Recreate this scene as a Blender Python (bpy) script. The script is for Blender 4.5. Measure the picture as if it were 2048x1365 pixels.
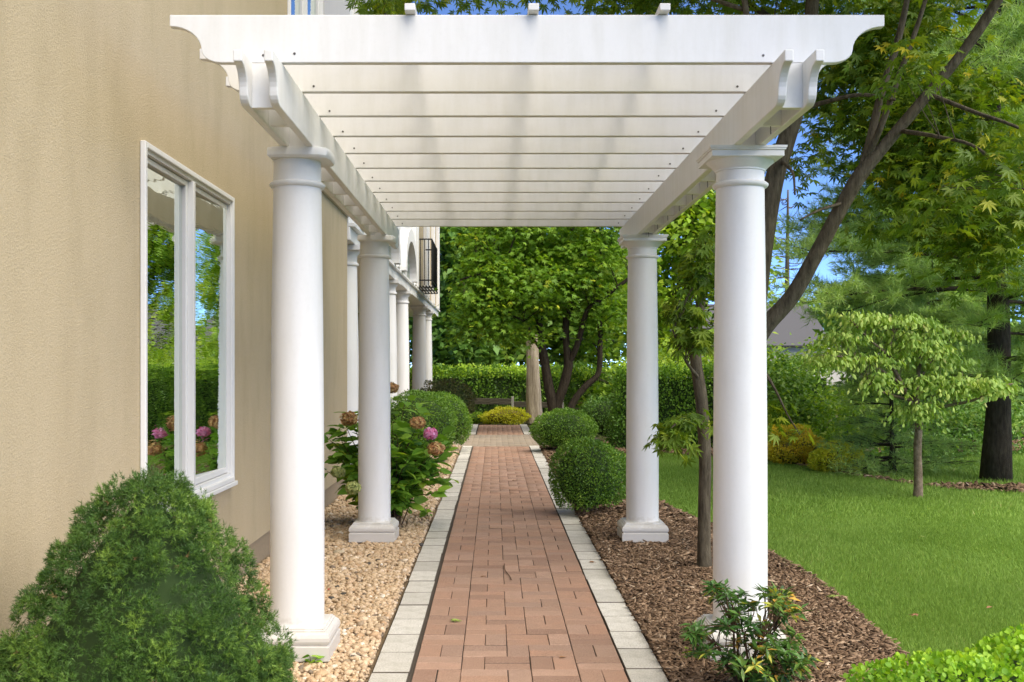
import bpy, math, random
import numpy as np
from mathutils import Vector, Matrix

for o in list(bpy.data.objects):
    bpy.data.objects.remove(o, do_unlink=True)
scene = bpy.context.scene
COL = scene.collection
R = math.radians

# ------------------------------------------------------------------ camera, sky, sun, exposure
F, VX, VY, H = 2150.0, 989.0, 733.0, 1.4          # focal length in photo pixels, vanishing point, eye height
cam_d = bpy.data.cameras.new('camera')
cam = bpy.data.objects.new('camera', cam_d)
COL.objects.link(cam)
cam.location = (0, 0, H)
cam.rotation_euler = (R(90), 0, 0)
cam_d.sensor_width = 36
cam_d.lens = 36 * F / 2048
cam_d.shift_x = (1024 - VX) / 2048
cam_d.shift_y = (VY - 682.5) / 2048
cam_d.clip_start, cam_d.clip_end = 0.05, 3000
cam_d.dof.use_dof = True
cam_d.dof.focus_distance = 7.0
cam_d.dof.aperture_fstop = 9.0
scene.camera = cam

SUN_AZ, SUN_EL = 128.0, 50.0                       # azimuth from +Y towards +X, elevation
world = bpy.data.worlds.new('World')
scene.world = world
world.use_nodes = True
wn = world.node_tree
wn.nodes.clear()
sky = wn.nodes.new('ShaderNodeTexSky')
sky.sky_type = 'NISHITA'
sky.sun_disc = False
sky.sun_elevation = R(SUN_EL)
sky.sun_rotation = R(SUN_AZ)
sky.altitude = 3000
sky.air_density, sky.dust_density, sky.ozone_density = 0.4, 0.0, 9.0
bg = wn.nodes.new('ShaderNodeBackground')
bg.inputs['Strength'].default_value = 0.15
wo = wn.nodes.new('ShaderNodeOutputWorld')
wn.links.new(sky.outputs[0], bg.inputs[0])
wn.links.new(bg.outputs[0], wo.inputs[0])

sun_d = bpy.data.lights.new('sun', 'SUN')
sun_d.energy = 2.7
sun_d.angle = R(75)
sun_d.color = (1.0, 0.95, 0.86)
sun = bpy.data.objects.new('sun', sun_d)
COL.objects.link(sun)
sd = Vector((math.sin(R(SUN_AZ)) * math.cos(R(SUN_EL)), math.cos(R(SUN_AZ)) * math.cos(R(SUN_EL)), math.sin(R(SUN_EL))))
sun.rotation_euler = sd.to_track_quat('Z', 'Y').to_euler()
sun.location = sd * 30

vs = scene.view_settings
vs.view_transform = 'Standard'
vs.look = 'None'
vs.exposure = 1.66
vs.use_white_balance = True
vs.white_balance_temperature = 7200
vs.gamma = 1.0
vs.use_curve_mapping = False
scene.render.engine = 'CYCLES'
cy = scene.cycles
cy.use_denoising = True
cy.max_bounces, cy.diffuse_bounces, cy.glossy_bounces = 8, 4, 3
cy.transmission_bounces, cy.transparent_max_bounces = 4, 6
cy.sample_clamp_indirect = 6.0
cy.caustics_reflective = cy.caustics_refractive = False

# ------------------------------------------------------------------ helpers
def P(x, y, Y):
    """world point seen at photo pixel (x, y) at distance Y"""
    return np.array([(x - VX) * Y / F, Y, H - (y - VY) * Y / F])

def G(x, y, z=0.0):
    """ground point (height z) seen at photo pixel (x, y)"""
    Y = (H - z) * F / (y - VY)
    return np.array([(x - VX) * Y / F, Y, z])

def tag(o, label=None, cat=None, group=None, kind=None):
    if label: o['label'] = label
    if cat: o['category'] = cat
    if group: o['group'] = group
    if kind: o['kind'] = kind
    return o

def empty(name, loc):
    o = bpy.data.objects.new(name, None)
    COL.objects.link(o)
    o.location = loc
    o.empty_display_size = 0.1
    return o

def world_mat(o):
    m = Matrix.Translation(o.location) @ o.rotation_euler.to_matrix().to_4x4()
    if o.parent: m = world_mat(o.parent) @ o.matrix_parent_inverse @ m
    return m

def link(me, name, parent=None, local=False, loc=None, rz=0.0):
    o = bpy.data.objects.new(name, me)
    COL.objects.link(o)
    if loc is not None: o.location = loc
    if rz: o.rotation_euler = (0, 0, rz)
    if parent is not None:
        o.parent = parent
        if not local:
            o.matrix_parent_inverse = world_mat(parent).inverted()
    return o

def copy_tree(o, parent=None):
    c = o.copy()
    COL.objects.link(c)
    c.parent = parent
    for ch in o.children:
        copy_tree(ch, c)
    return c

class MB:
    """collects shapes into one mesh"""
    def __init__(s): s.v, s.f, s.n = [], [], 0
    def add(s, v, f):
        v = [tuple(map(float, p)) for p in v]
        s.v += v
        s.f += [tuple(i + s.n for i in q) for q in f]
        s.n += len(v)
        return s
    def box(s, x0, x1, y0, y1, z0, z1):
        v = [(x, y, z) for z in (z0, z1) for y in (y0, y1) for x in (x0, x1)]
        return s.add(v, [(0,2,3,1),(4,5,7,6),(0,1,5,4),(2,6,7,3),(0,4,6,2),(1,3,7,5)])
    def prism(s, prof, a0, a1, axis):
        """closed 2D outline extruded along axis; prof gives the two remaining coordinates in x,y,z order"""
        n = len(prof)
        v = []
        for a in (a0, a1):
            for p in prof:
                q = list(p); q.insert(axis, a); v.append(q)
        f = [tuple(range(n)), tuple(range(2*n-1, n-1, -1))]
        f += [(i, i+n, (i+1) % n + n, (i+1) % n) for i in range(n)]
        return s.add(v, f)
    def lathe(s, prof, seg=32, c=(0,0,0), cap=True):
        v, f = [], []
        for r, z in prof:
            for k in range(seg):
                a = 2*math.pi*k/seg
                v.append((c[0]+r*math.cos(a), c[1]+r*math.sin(a), c[2]+z))
        m = len(prof)
        for i in range(m-1):
            for k in range(seg):
                k2 = (k+1) % seg
                f.append((i*seg+k, i*seg+k2, (i+1)*seg+k2, (i+1)*seg+k))
        if cap:
            f.append(tuple(range(seg-1, -1, -1)))
            f.append(tuple(range((m-1)*seg, m*seg)))
        return s.add(v, f)
    def squares(s, prof, c=(0,0,0)):
        """profile (half width, height) swept round a square"""
        v, f = [], []
        for r, z in prof:
            v += [(c[0]-r,c[1]-r,c[2]+z),(c[0]+r,c[1]-r,c[2]+z),(c[0]+r,c[1]+r,c[2]+z),(c[0]-r,c[1]+r,c[2]+z)]
        m = len(prof)
        for i in range(m-1):
            for k in range(4):
                k2 = (k+1) % 4
                f.append((i*4+k, i*4+k2, (i+1)*4+k2, (i+1)*4+k))
        f += [(3,2,1,0), tuple(range((m-1)*4, m*4))]
        return s.add(v, f)
    def tube(s, pts, rad, seg=8, cap=True):
        pts = np.asarray(pts, float)
        n = len(pts)
        rad = np.broadcast_to(np.asarray(rad, float), (n,))
        T = np.gradient(pts, axis=0)
        T /= np.linalg.norm(T, axis=1, keepdims=True) + 1e-9
        up = np.array([0.31, 0.52, 0.8]) if abs(T[0][2]) < .8 else np.array([1., .2, 0.])
        A = np.cross(T, up); A /= np.linalg.norm(A, axis=1, keepdims=True) + 1e-9
        B = np.cross(T, A)
        a = np.linspace(0, 2*math.pi, seg, endpoint=False)
        ring = (A[:,None,:]*np.cos(a)[None,:,None] + B[:,None,:]*np.sin(a)[None,:,None]) * rad[:,None,None] + pts[:,None,:]
        v = ring.reshape(-1,3)
        f = []
        for i in range(n-1):
            for k in range(seg):
                k2 = (k+1) % seg
                f.append((i*seg+k, (i+1)*seg+k, (i+1)*seg+k2, i*seg+k2))
        if cap:
            f.append(tuple(range(seg)))
            f.append(tuple(range(n*seg-1, (n-1)*seg-1, -1)))
        return s.add(v, f)
    def mesh(s, name, mat, smooth=False):
        me = bpy.data.meshes.new(name)
        me.from_pydata(s.v, [], s.f)
        me.materials.append(mat)
        if smooth:
            me.polygons.foreach_set('use_smooth', [True]*len(me.polygons))
            if smooth == 'auto':
                me.set_sharp_from_angle(angle=R(38))
        me.update()
        return me
    def build(s, name, mat, parent=None, smooth=False, bevel=0.0, **k):
        o = link(s.mesh(name, mat, smooth), name, parent, **k)
        if bevel:
            m = o.modifiers.new('bevel', 'BEVEL')
            m.width, m.segments, m.limit_method, m.angle_limit = bevel, 2, 'ANGLE', R(40)
            m.harden_normals = False
        return o

def tri_mesh(name, V, T, rnd, mat, smooth=False):
    """big triangle mesh from numpy arrays with a per-vertex random value"""
    me = bpy.data.meshes.new(name)
    nv, nt = len(V), len(T)
    me.vertices.add(nv); me.loops.add(nt*3); me.polygons.add(nt)
    me.vertices.foreach_set('co', np.ascontiguousarray(V, dtype=np.float32).ravel())
    me.loops.foreach_set('vertex_index', np.ascontiguousarray(T, dtype=np.int32).ravel())
    me.polygons.foreach_set('loop_start', np.arange(0, nt*3, 3, dtype=np.int32))
    me.polygons.foreach_set('loop_total', np.full(nt, 3, dtype=np.int32))
    if smooth: me.polygons.foreach_set('use_smooth', np.ones(nt, dtype=bool))
    at = me.attributes.new('rnd', 'FLOAT', 'POINT')
    at.data.foreach_set('value', np.ascontiguousarray(rnd, dtype=np.float32))
    me.materials.append(mat)
    me.update(calc_edges=True)
    return me

def nrm(a):
    return a / (np.linalg.norm(a, axis=-1, keepdims=True) + 1e-9)

def fnoise(p, freq, seed):
    g = np.random.default_rng(seed)
    out = np.zeros(len(p))
    for i in range(7):
        k = nrm(g.normal(size=3)) * freq * g.uniform(.6, 1.5)
        out += np.sin(p @ k + g.uniform(0, 6.28))
    return out / 7 * 1.7

# leaf outlines: x across, y along, z out of the blade; unit length
def lobes(n, spread, lens, w):
    v, f = [(0,0,0)], []
    for i in range(n):
        a = (i - (n-1)/2) * spread
        L = lens[i]
        d = np.array([math.sin(a), math.cos(a)]); s = np.array([d[1], -d[0]])
        b = len(v)
        m1, m2, t = d*L*.45 + s*w*L, d*L*.45 - s*w*L, d*L
        v += [(m1[0], m1[1]+.0, .03), (t[0], t[1], -.13*L), (m2[0], m2[1], .03)]
        f += [(0, b, b+1), (0, b+1, b+2)]
    return np.array(v, float), np.array(f)
LEAF = {
    'maple': lobes(7, .62, [.45, .7, .92, 1., .92, .7, .45], .13),
    'maple5': lobes(5, .72, [.6, .88, 1., .88, .6], .17),
    'maple3': lobes(3, .8, [.8, 1., .8], .24),
    'oval': (np.array([(0,0,0),(.3,.42,.07),(0,1,-.06),(-.3,.42,.07)], float), np.array([(0,1,2),(0,2,3)])),
    'round': (np.array([(0,0,0),(.38,.3,.05),(.34,.75,.03),(0,1,-.03),(-.34,.75,.03),(-.38,.3,.05)], float),
              np.array([(0,1,2),(0,2,3),(0,3,4),(0,4,5)])),
    'big': (np.array([(0,0,0),(.24,.18,.05),(.34,.45,.06),(.2,.8,-.02),(0,1.05,-.14),(-.2,.8,-.02),(-.34,.45,.06),(-.24,.18,.05),(0,.3,0),(0,.65,-.02)], float),
            np.array([(0,1,8),(1,2,8),(2,9,8),(2,3,9),(3,4,9),(4,5,9),(5,6,9),(6,8,9),(6,7,8),(7,0,8)])),
    'lance': (np.array([(0,0,0),(.13,.45,.03),(0,1,-.12),(-.13,.45,.03)], float), np.array([(0,1,2),(0,2,3)])),
    'droop': (np.array([(0,0,0),(.27,.35,-.1),(0,.42,.06),(.2,.75,-.14),(0,1,-.1),(-.2,.75,-.14),(-.27,.35,-.1)], float),
              np.array([(0,1,2),(1,3,2),(3,4,2),(4,5,2),(5,6,2),(6,0,2)])),
    'needle': (np.array([(-.5,0,0),(.5,0,0),(0,1,0)], float), np.array([(0,1,2)])),
}
def leaf_arrays(pos, d, n, size, kind, rnd, wide=None):
    tv, tf = LEAF[kind]
    d = nrm(d)
    n = nrm(n - (n*d).sum(1, keepdims=True)*d)
    s = np.cross(d, n)
    size = np.broadcast_to(size, (len(pos),))[:,None,None]
    w = size if wide is None else np.broadcast_to(wide, (len(pos),))[:,None,None]
    V = pos[:,None,:] + w*tv[None,:,0,None]*s[:,None,:] + size*(tv[None,:,1,None]*d[:,None,:] + tv[None,:,2,None]*n[:,None,:])
    k = len(tv)
    T = tf[None] + (np.arange(len(pos))*k)[:,None,None]
    return V.reshape(-1,3), T.reshape(-1,3), np.repeat(rnd, k)
def leaf_mesh(name, pos, d, n, size, kind, rnd, mat, wide=None):
    V, T, r = leaf_arrays(pos, d, n, size, kind, rnd, wide)
    return tri_mesh(name, V, T, r, mat)
def join_arrays(parts):
    Vs, Ts, Rs, o = [], [], [], 0
    for V, T, r in parts:
        Vs.append(V); Ts.append(T+o); Rs.append(r); o += len(V)
    return np.concatenate(Vs), np.concatenate(Ts), np.concatenate(Rs)

def smooth_path(pts, sub=5):
    pts = np.asarray(pts, float)
    e = np.vstack([2*pts[0]-pts[1], pts, 2*pts[-1]-pts[-2]])
    out = []
    for i in range(1, len(e)-2):
        p0, p1, p2, p3 = e[i-1], e[i], e[i+1], e[i+2]
        for t in np.linspace(0, 1, sub, endpoint=False):
            out.append(.5*((2*p1) + (-p0+p2)*t + (2*p0-5*p1+4*p2-p3)*t*t + (-p0+3*p1-3*p2+p3)*t**3))
    out.append(pts[-1])
    return np.array(out)

def limb(mb, pts, seg=9, sub=5, wob=0.0, seed=1):
    """pts: (px, py, Y, radius in px) -> tube; returns the dense centre line"""
    q = np.array([np.append(P(a, b, c), r*c/F) for a, b, c, r in pts])
    s = smooth_path(q, sub)
    if wob:
        s[:,:3] += np.stack([fnoise(s[:,:3], 5, seed+i) for i in range(3)], 1) * wob
    mb.tube(s[:,:3], np.maximum(s[:,3], .002), seg)
    return s[:,:3]

def in_poly(x, y, poly):
    inside = np.zeros(len(x), bool)
    j = len(poly)-1
    for i in range(len(poly)):
        xi, yi = poly[i]; xj, yj = poly[j]
        c = ((yi > y) != (yj > y)) & (x < (xj-xi)*(y-yi)/(yj-yi+1e-12)+xi)
        inside ^= c
        j = i
    return inside

# ------------------------------------------------------------------ materials
class NT:
    def __init__(s, name):
        s.m = bpy.data.materials.new(name)
        s.m.use_nodes = True
        s.t = s.m.node_tree
        s.t.nodes.clear()
        s.out = s.n('ShaderNodeOutputMaterial')
    def n(s, ty, **k):
        x = s.t.nodes.new(ty)
        for a, b in k.items():
            if a.startswith('_'): x.inputs[a[1:].replace('_', ' ')].default_value = b
            else: setattr(x, a, b)
        return x
    def l(s, a, b): s.t.links.new(a, b)
    def co(s, scale=(1,1,1), kind='Object'):
        c = s.n('ShaderNodeTexCoord'); m = s.n('ShaderNodeMapping')
        m.inputs['Scale'].default_value = scale
        s.l(c.outputs[kind], m.inputs[0])
        return m.outputs[0]
    def noise(s, vec, scale, detail=4, rough=.55):
        x = s.n('ShaderNodeTexNoise', _Scale=scale, _Detail=detail, _Roughness=rough)
        s.l(vec, x.inputs['Vector'])
        return x.outputs['Fac']
    def ramp(s, fac, stops):
        r = s.n('ShaderNodeValToRGB')
        e = r.color_ramp.elements
        while len(e) < len(stops): e.new(.5)
        for k, (p, c) in enumerate(stops):
            e[k].position = p
            e[k].color = (*c, 1) if len(c) == 3 else c
        s.l(fac, r.inputs[0])
        return r.outputs[0]
    def mix(s, fac, a, b, mode='MIX'):
        x = s.n('ShaderNodeMix', data_type='RGBA', blend_type=mode)
        for v, i in ((fac, 0), (a, 6), (b, 7)):
            if hasattr(v, 'links') or hasattr(v, 'is_output'): s.l(v, x.inputs[i])
            else: x.inputs[i].default_value = v if i == 0 else (*v, 1)
        return x.outputs[2]
    def math(s, op, a, b=0.0):
        x = s.n('ShaderNodeMath', operation=op)
        for v, i in ((a, 0), (b, 1)):
            if hasattr(v, 'is_output'): s.l(v, x.inputs[i])
            else: x.inputs[i].default_value = v
        return x.outputs[0]
    def bump(s, h, strength, dist, prev=None):
        b = s.n('ShaderNodeBump', _Strength=strength, _Distance=dist)
        s.l(h, b.inputs['Height'])
        if prev is not None: s.l(prev, b.inputs['Normal'])
        return b.outputs[0]
    def principled(s, color, rough=.6, normal=None, spec=.4, metal=0.0):
        p = s.n('ShaderNodeBsdfPrincipled', _Metallic=metal)
        p.inputs['Specular IOR Level'].default_value = spec
        for v, i in ((color, 'Base Color'), (rough, 'Roughness')):
            if hasattr(v, 'is_output'): s.l(v, p.inputs[i])
            else: p.inputs[i].default_value = (*v, 1) if i == 'Base Color' else v
        if normal is not None: s.l(normal, p.inputs['Normal'])
        return p.outputs[0]
    def done(s, sh):
        s.l(sh, s.out.inputs[0])
        return s.m
    def rnd(s):
        """per-object plus per-piece random number, 0..1"""
        a = s.n('ShaderNodeAttribute', attribute_name='rnd'); o = s.n('ShaderNodeObjectInfo')
        return s.math('FRACT', s.math('ADD', a.outputs['Fac'], o.outputs['Random']))

GAIN = 1.75
def leaf_mat(name, stops, trans=.35, tcol=(1.0, 1.0, .45), rough=.5, spec=.35, bias=None):
    t = NT(name)
    a = t.n('ShaderNodeAttribute', attribute_name='rnd')
    c = t.ramp(a.outputs['Fac'], [(q, tuple(min(.85, GAIN*v) for v in col)) for q, col in stops])
    p = t.principled(c, rough, spec=spec)
    tr = t.n('ShaderNodeBsdfTranslucent')
    t.l(t.mix(1.0, c, tcol, 'MULTIPLY'), tr.inputs[0])
    mx = t.n('ShaderNodeMixShader'); mx.inputs[0].default_value = trans
    t.l(p, mx.inputs[1]); t.l(tr.outputs[0], mx.inputs[2])
    return t.done(mx.outputs[0])

def m_white(name, base=(.73, .73, .72), grime=(.52, .51, .44), amt=.35, streak=(9, 9, 1.2), splash=False):
    t = NT(name)
    n1 = t.noise(t.co(streak), 1.6, 5, .6)
    n2 = t.noise(t.co(), 55, 3, .6)
    f = t.ramp(n1, [(.42, (0,0,0)), (.8, (amt,)*3)])
    c = t.mix(f, base, grime)
    c = t.mix(t.ramp(n2, [(.5, (0,0,0)), (.85, (.10,)*3)]), c, (.45, .45, .42))
    if splash:                                       # soil splashed up from the bed
        sx = t.n('ShaderNodeSeparateXYZ'); t.l(t.co(), sx.inputs[0])
        n3 = t.noise(t.co(), 22, 5, .7)
        hgt = t.math('ADD', sx.outputs[2], t.math('MULTIPLY', n3, -.24))
        c = t.mix(t.ramp(hgt, [(0, (.36,)*3), (.07, (0,0,0))]), c, (.34, .29, .21))
    return t.done(t.principled(c, .42, t.bump(n2, .08, .002), .35))
M = {}
M['white'] = m_white('white_paint')
M['white_col'] = m_white('white_column_paint', (.73, .73, .72), (.56, .55, .5), .4, (5, 5, .9), True)
M['vinyl'] = m_white('white_window_vinyl', (.72, .72, .71), (.6, .6, .56), .15)

t = NT('tan_stucco')
w = t.co()
g1 = t.noise(w, 210, 4, .7); g2 = t.noise(w, 95, 3, .6)
big = t.noise(t.co((1, 1.6, .55)), 1.5, 5, .6)
streak = t.noise(t.co((1, 2.6, .8)), 1.3, 6, .62)
c = t.mix(t.ramp(big, [(.3, (0,0,0)), (.75, (1,1,1))]), (.475, .39, .255), (.535, .445, .30))
c = t.mix(t.ramp(streak, [(.5, (0,0,0)), (.85, (.45,)*3)]), c, (.31, .255, .155))
c = t.mix(t.ramp(g1, [(.36, (.42,)*3), (.52, (0,0,0))]), c, (.30, .24, .15))
M['stucco'] = t.done(t.principled(c, .93, t.bump(g2, .4, .007, t.bump(g1, .7, .005)), .15))

t = NT('foundation_render')
n = t.noise(t.co(), 40, 5)
M['found'] = t.done(t.principled(t.mix(n, (.25, .2, .14), (.36, .29, .2)), .9, t.bump(n, .3, .005), .15))

t = NT('red_clay_paver')
r = t.rnd(); w = t.co(kind='Generated') if False else t.co()
gp = t.n('ShaderNodeNewGeometry'); w = gp.outputs['Position']
n1 = t.noise(w, 210, 3, .75); n2 = t.noise(w, 14, 5, .65); n3 = t.noise(w, 2.2, 3)
c = t.ramp(r, [(0, (.29, .175, .13)), (.25, (.41, .255, .185)), (.5, (.45, .26, .18)), (.75, (.50, .325, .245)), (1, (.34, .225, .175))])
c = t.mix(t.ramp(n3, [(.35, (0,0,0)), (.7, (.5,)*3)]), c, (.38, .27, .205))
c = t.mix(t.ramp(n2, [(.4, (0,0,0)), (.75, (.5,)*3)]), c, (.31, .215, .16))
c = t.mix(t.ramp(n1, [(.36, (.75,)*3), (.55, (0,0,0))]), c, (.17, .10, .07))
c = t.mix(t.ramp(n1, [(.58, (0,0,0)), (.75, (.6,)*3)]), c, (.58, .43, .34))
M['brick'] = t.done(t.principled(c, .9, t.bump(n2, .25, .006, t.bump(n1, .5, .004)), .15))

t = NT('grey_border_stone')
r = t.rnd(); w = t.co()
n1 = t.noise(w, 120, 4, .7); n2 = t.noise(w, 7, 4)
c = t.ramp(r, [(0, (.53, .51, .465)), (.5, (.62, .60, .55)), (1, (.70, .68, .63))])
c = t.mix(t.ramp(n2, [(.45, (0,0,0)), (.8, (.4,)*3)]), c, (.36, .35, .29))
c = t.mix(t.ramp(n1, [(.36, (.75,)*3), (.52, (0,0,0))]), c, (.24, .23, .20))
c = t.mix(t.ramp(t.noise(w, 16, 5, .65), [(.45, (0,0,0)), (.75, (.4,)*3)]), c, (.33, .31, .25))
M['border'] = t.done(t.principled(c, .88, t.bump(n1, .4, .004), .2))

t = NT('buff_paver')
r = t.rnd(); n1 = t.noise(t.co(), 90, 4, .7)
c = t.ramp(r, [(0, (.30, .24, .185)), (.5, (.36, .30, .235)), (1, (.27, .23, .19))])
c = t.mix(t.ramp(n1, [(.35, (.5,)*3), (.6, (0,0,0))]), c, (.18, .15, .12))
M['buff'] = t.done(t.principled(c, .9, t.bump(n1, .3, .003), .15))

t = NT('dark_joint_sand')
n = t.noise(t.co(), 160, 4, .7)
M['sand'] = t.done(t.principled(t.mix(n, (.05, .043, .036), (.15, .125, .1)), .95, t.bump(n, .6, .006), .1))

def soil(name, a, b, scale=25, bd=.02):
    t = NT(name)
    n = t.noise(t.co(), scale, 6, .65); n2 = t.noise(t.co(), 1.3, 4)
    return t.done(t.principled(t.mix(t.ramp(n, [(.3, (0,0,0)), (.7, (1,1,1))]), a, b), .95, t.bump(n, .7, bd), .1))
M['soil'] = soil('brown_soil', (.05, .032, .02), (.13, .085, .055))
M['gravelbase'] = soil('gravel_underlay', (.16, .115, .07), (.34, .25, .16), 60)
t = NT('turf_under_blades')
n = t.noise(t.co(), 90, 5, .7); n2 = t.noise(t.co(), .9, 4)
c = t.mix(t.ramp(n, [(.3, (0,0,0)), (.7, (1,1,1))]), (.115, .205, .028), (.23, .37, .06))
c = t.mix(t.ramp(n2, [(.4, (0,0,0)), (.75, (.5,)*3)]), c, (.13, .20, .025))
c = t.mix(t.ramp(t.noise(t.co(), 3.5, 4, .6), [(.5, (0,0,0)), (.8, (.45,)*3)]), c, (.20, .24, .06))
M['turf'] = t.done(t.principled(c, .95, t.bump(n, .8, .02), .1))
M['ground'] = soil('rough_ground', (.03, .035, .012), (.075, .075, .03), 8)

def bits(name, stops, rough=.9, spec=.15, nscale=200, nb=.2):
    t = NT(name)
    a = t.n('ShaderNodeAttribute', attribute_name='rnd')
    o = t.n('ShaderNodeObjectInfo')
    c = t.ramp(a.outputs['Fac'], stops)
    n = t.noise(t.co(), nscale, 3, .6)
    c = t.mix(t.ramp(n, [(.3, (.4,)*3), (.6, (0,0,0))]), c, (.12, .09, .06))
    return t.done(t.principled(c, rough, t.bump(n, nb, .002), spec))
M['pebble'] = bits('tan_pebbles', [(0, (.10, .085, .07)), (.05, (.20, .16, .12)), (.12, (.44, .32, .20)), (.35, (.56, .41, .26)),
                                  (.6, (.64, .49, .33)), (.8, (.49, .32, .185)), (.93, (.70, .57, .43)), (1, (.80, .75, .66))], .7, .3, 120)
M['stone_d'] = bits('dark_stone', [(0, (.05, .05, .048)), (1, (.09, .085, .075))], .7, .3, 90)
M['stone_t'] = bits('tan_stone', [(0, (.5, .42, .3)), (1, (.5, .42, .3))], .8, .3, 90)
M['chips'] = bits('bark_mulch', [(0, (.055, .035, .023)), (.3, (.145, .09, .055)), (.6, (.25, .16, .10)), (.85, (.38, .265, .175)), (1, (.56, .44, .32))], .9, .15, 150)
t = NT('grass_blades')
a = t.n('ShaderNodeAttribute', attribute_name='rnd')
c = t.ramp(a.outputs['Fac'], [(0, (.12, .22, .03)), (.5, (.225, .375, .065)), (.9, (.31, .45, .095)), (1, (.45, .46, .18))])
p = t.principled(c, .55, spec=.25)
tr = t.n('ShaderNodeBsdfTranslucent'); t.l(c, tr.inputs[0])
mx = t.n('ShaderNodeMixShader'); mx.inputs[0].default_value = .3
t.l(p, mx.inputs[1]); t.l(tr.outputs[0], mx.inputs[2])
M['grass'] = t.done(mx.outputs[0])

def bark(name, a, b, sc=(14, 14, 3)):
    t = NT(name)
    n = t.noise(t.co(sc), 2.2, 6, .7); n2 = t.noise(t.co(), 3, 3)
    c = t.mix(t.ramp(n, [(.32, (0,0,0)), (.68, (1,1,1))]), a, b)
    return t.done(t.principled(c, .92, t.bump(n, .9, .02), .15))
M['bark'] = bark('grey_brown_bark', (.045, .036, .024), (.15, .125, .085))
M['bark_d'] = bark('dark_bark', (.022, .017, .012), (.075, .06, .045))
M['bark_p'] = bark('pale_weathered_wood', (.22, .17, .115), (.60, .52, .41), (16, 16, 1.2))
M['bark_y'] = bark('mottled_dogwood_bark', (.10, .075, .05), (.27, .21, .15), (10, 10, 8))
M['stem'] = bark('brown_stems', (.06, .035, .02), (.18, .11, .065))
M['rail'] = bark('dark_fence_timber', (.05, .045, .032), (.13, .115, .085), (2, 14, 14))
M['post'] = bark('grey_post_timber', (.22, .21, .18), (.42, .40, .35), (14, 14, 2))

M['maple'] = leaf_mat('maple_leaves', [(0, (.04, .085, .010)), (.5, (.085, .145, .014)), (.8, (.15, .20, .018)), (.93, (.28, .27, .02)), (1, (.47, .36, .02))], .45, (1., 1., .4))
M['maple_c'] = leaf_mat('green_maple_leaves', [(0, (.045, .105, .010)), (.5, (.095, .19, .018)), (.88, (.18, .28, .028)), (1, (.38, .38, .03))], .45, (1., 1., .4))
M['lime'] = leaf_mat('yellow_green_leaves', [(0, (.07, .15, .015)), (.5, (.14, .24, .02)), (1, (.30, .36, .04))], .4)
M['lime2'] = leaf_mat('bright_lime_leaves', [(0, (.10, .22, .02)), (.5, (.20, .34, .025)), (1, (.36, .46, .05))], .35, spec=.4)
M['darkleaf'] = leaf_mat('dark_broad_leaves', [(0, (.035, .085, .016)), (.6, (.07, .15, .026)), (1, (.14, .24, .035))], .3)
M['midleaf'] = leaf_mat('mid_green_leaves', [(0, (.04, .095, .014)), (.6, (.085, .165, .022)), (1, (.17, .26, .035))], .35)
M['box'] = leaf_mat('boxwood_leaves', [(0, (.04, .095, .012)), (.55, (.09, .18, .02)), (.9, (.17, .28, .03)), (1, (.26, .36, .05))], .25, rough=.4, spec=.4)
M['hedge'] = leaf_mat('hedge_leaves', [(0, (.035, .085, .012)), (.5, (.075, .16, .02)), (1, (.16, .28, .035))], .3, rough=.4)
M['shoot'] = leaf_mat('sunlit_hedge_shoots', [(0, (.16, .28, .03)), (1, (.36, .48, .07))], .45)  # new growth, with the sunlit hedge top put into its colour
M['spruce'] = leaf_mat('spruce_needles', [(0, (.02, .05, .010)), (.5, (.045, .095, .016)), (.85, (.085, .15, .022)), (.97, (.12, .19, .03)), (1, (.14, .09, .04))], .15, rough=.55)
M['pine'] = leaf_mat('pine_needles', [(0, (.10, .17, .055)), (.5, (.18, .28, .085)), (1, (.32, .42, .12))], .35, rough=.5)
M['dogwood'] = leaf_mat('dogwood_leaves', [(0, (.09, .17, .03)), (.5, (.17, .26, .05)), (.85, (.26, .33, .08)), (1, (.36, .33, .14))], .35)
M['hydra'] = leaf_mat('hydrangea_leaves', [(0, (.06, .14, .016)), (.5, (.125, .245, .03)), (.85, (.22, .35, .04)), (1, (.38, .45, .06))], .4)
M['pink'] = leaf_mat('pink_petals', [(0, (.5, .10, .22)), (1, (.72, .28, .42))], .3, (1, 1, 1))
M['rust'] = leaf_mat('rusty_petals', [(0, (.22, .11, .05)), (.6, (.40, .22, .10)), (1, (.42, .34, .14))], .3, (1, 1, 1))
M['limepet'] = leaf_mat('greenish_petals', [(0, (.14, .17, .05)), (1, (.33, .35, .13))], .3, (1, 1, 1))
M['yellow'] = leaf_mat('golden_leaves', [(0, (.38, .35, .03)), (.5, (.49, .40, .04)), (.85, (.49, .33, .05)), (1, (.45, .24, .06))], .35)
M['yellowg'] = leaf_mat('gold_green_leaves', [(0, (.30, .34, .03)), (.5, (.44, .43, .04)), (1, (.5, .43, .06))], .35)
M['pieris'] = leaf_mat('pieris_leaves', [(0, (.022, .065, .016)), (.6, (.055, .125, .025)), (.85, (.12, .19, .04)), (.95, (.38, .36, .06)), (1, (.5, .28, .06))], .25, rough=.32, spec=.5)
M['reddark'] = leaf_mat('dark_reddish_leaves', [(0, (.03, .04, .016)), (.6, (.06, .07, .022)), (1, (.12, .07, .03))], .25)
def flat(name, col, rough=.6, metal=0., spec=.4):
    t = NT(name)
    n = t.noise(t.co(), 30, 4)
    c = t.mix(t.ramp(n, [(.35, (0,0,0)), (.8, (.35,)*3)]), col, tuple(x*.6 for x in col))
    return t.done(t.principled(c, rough, t.bump(n, .1, .003), spec, metal))
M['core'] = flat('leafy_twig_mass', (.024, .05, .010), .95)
M['core_y'] = flat('golden_twig_mass', (.14, .11, .03), .95)
M['iron'] = flat('black_iron', (.02, .02, .02), .5, .6)
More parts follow.
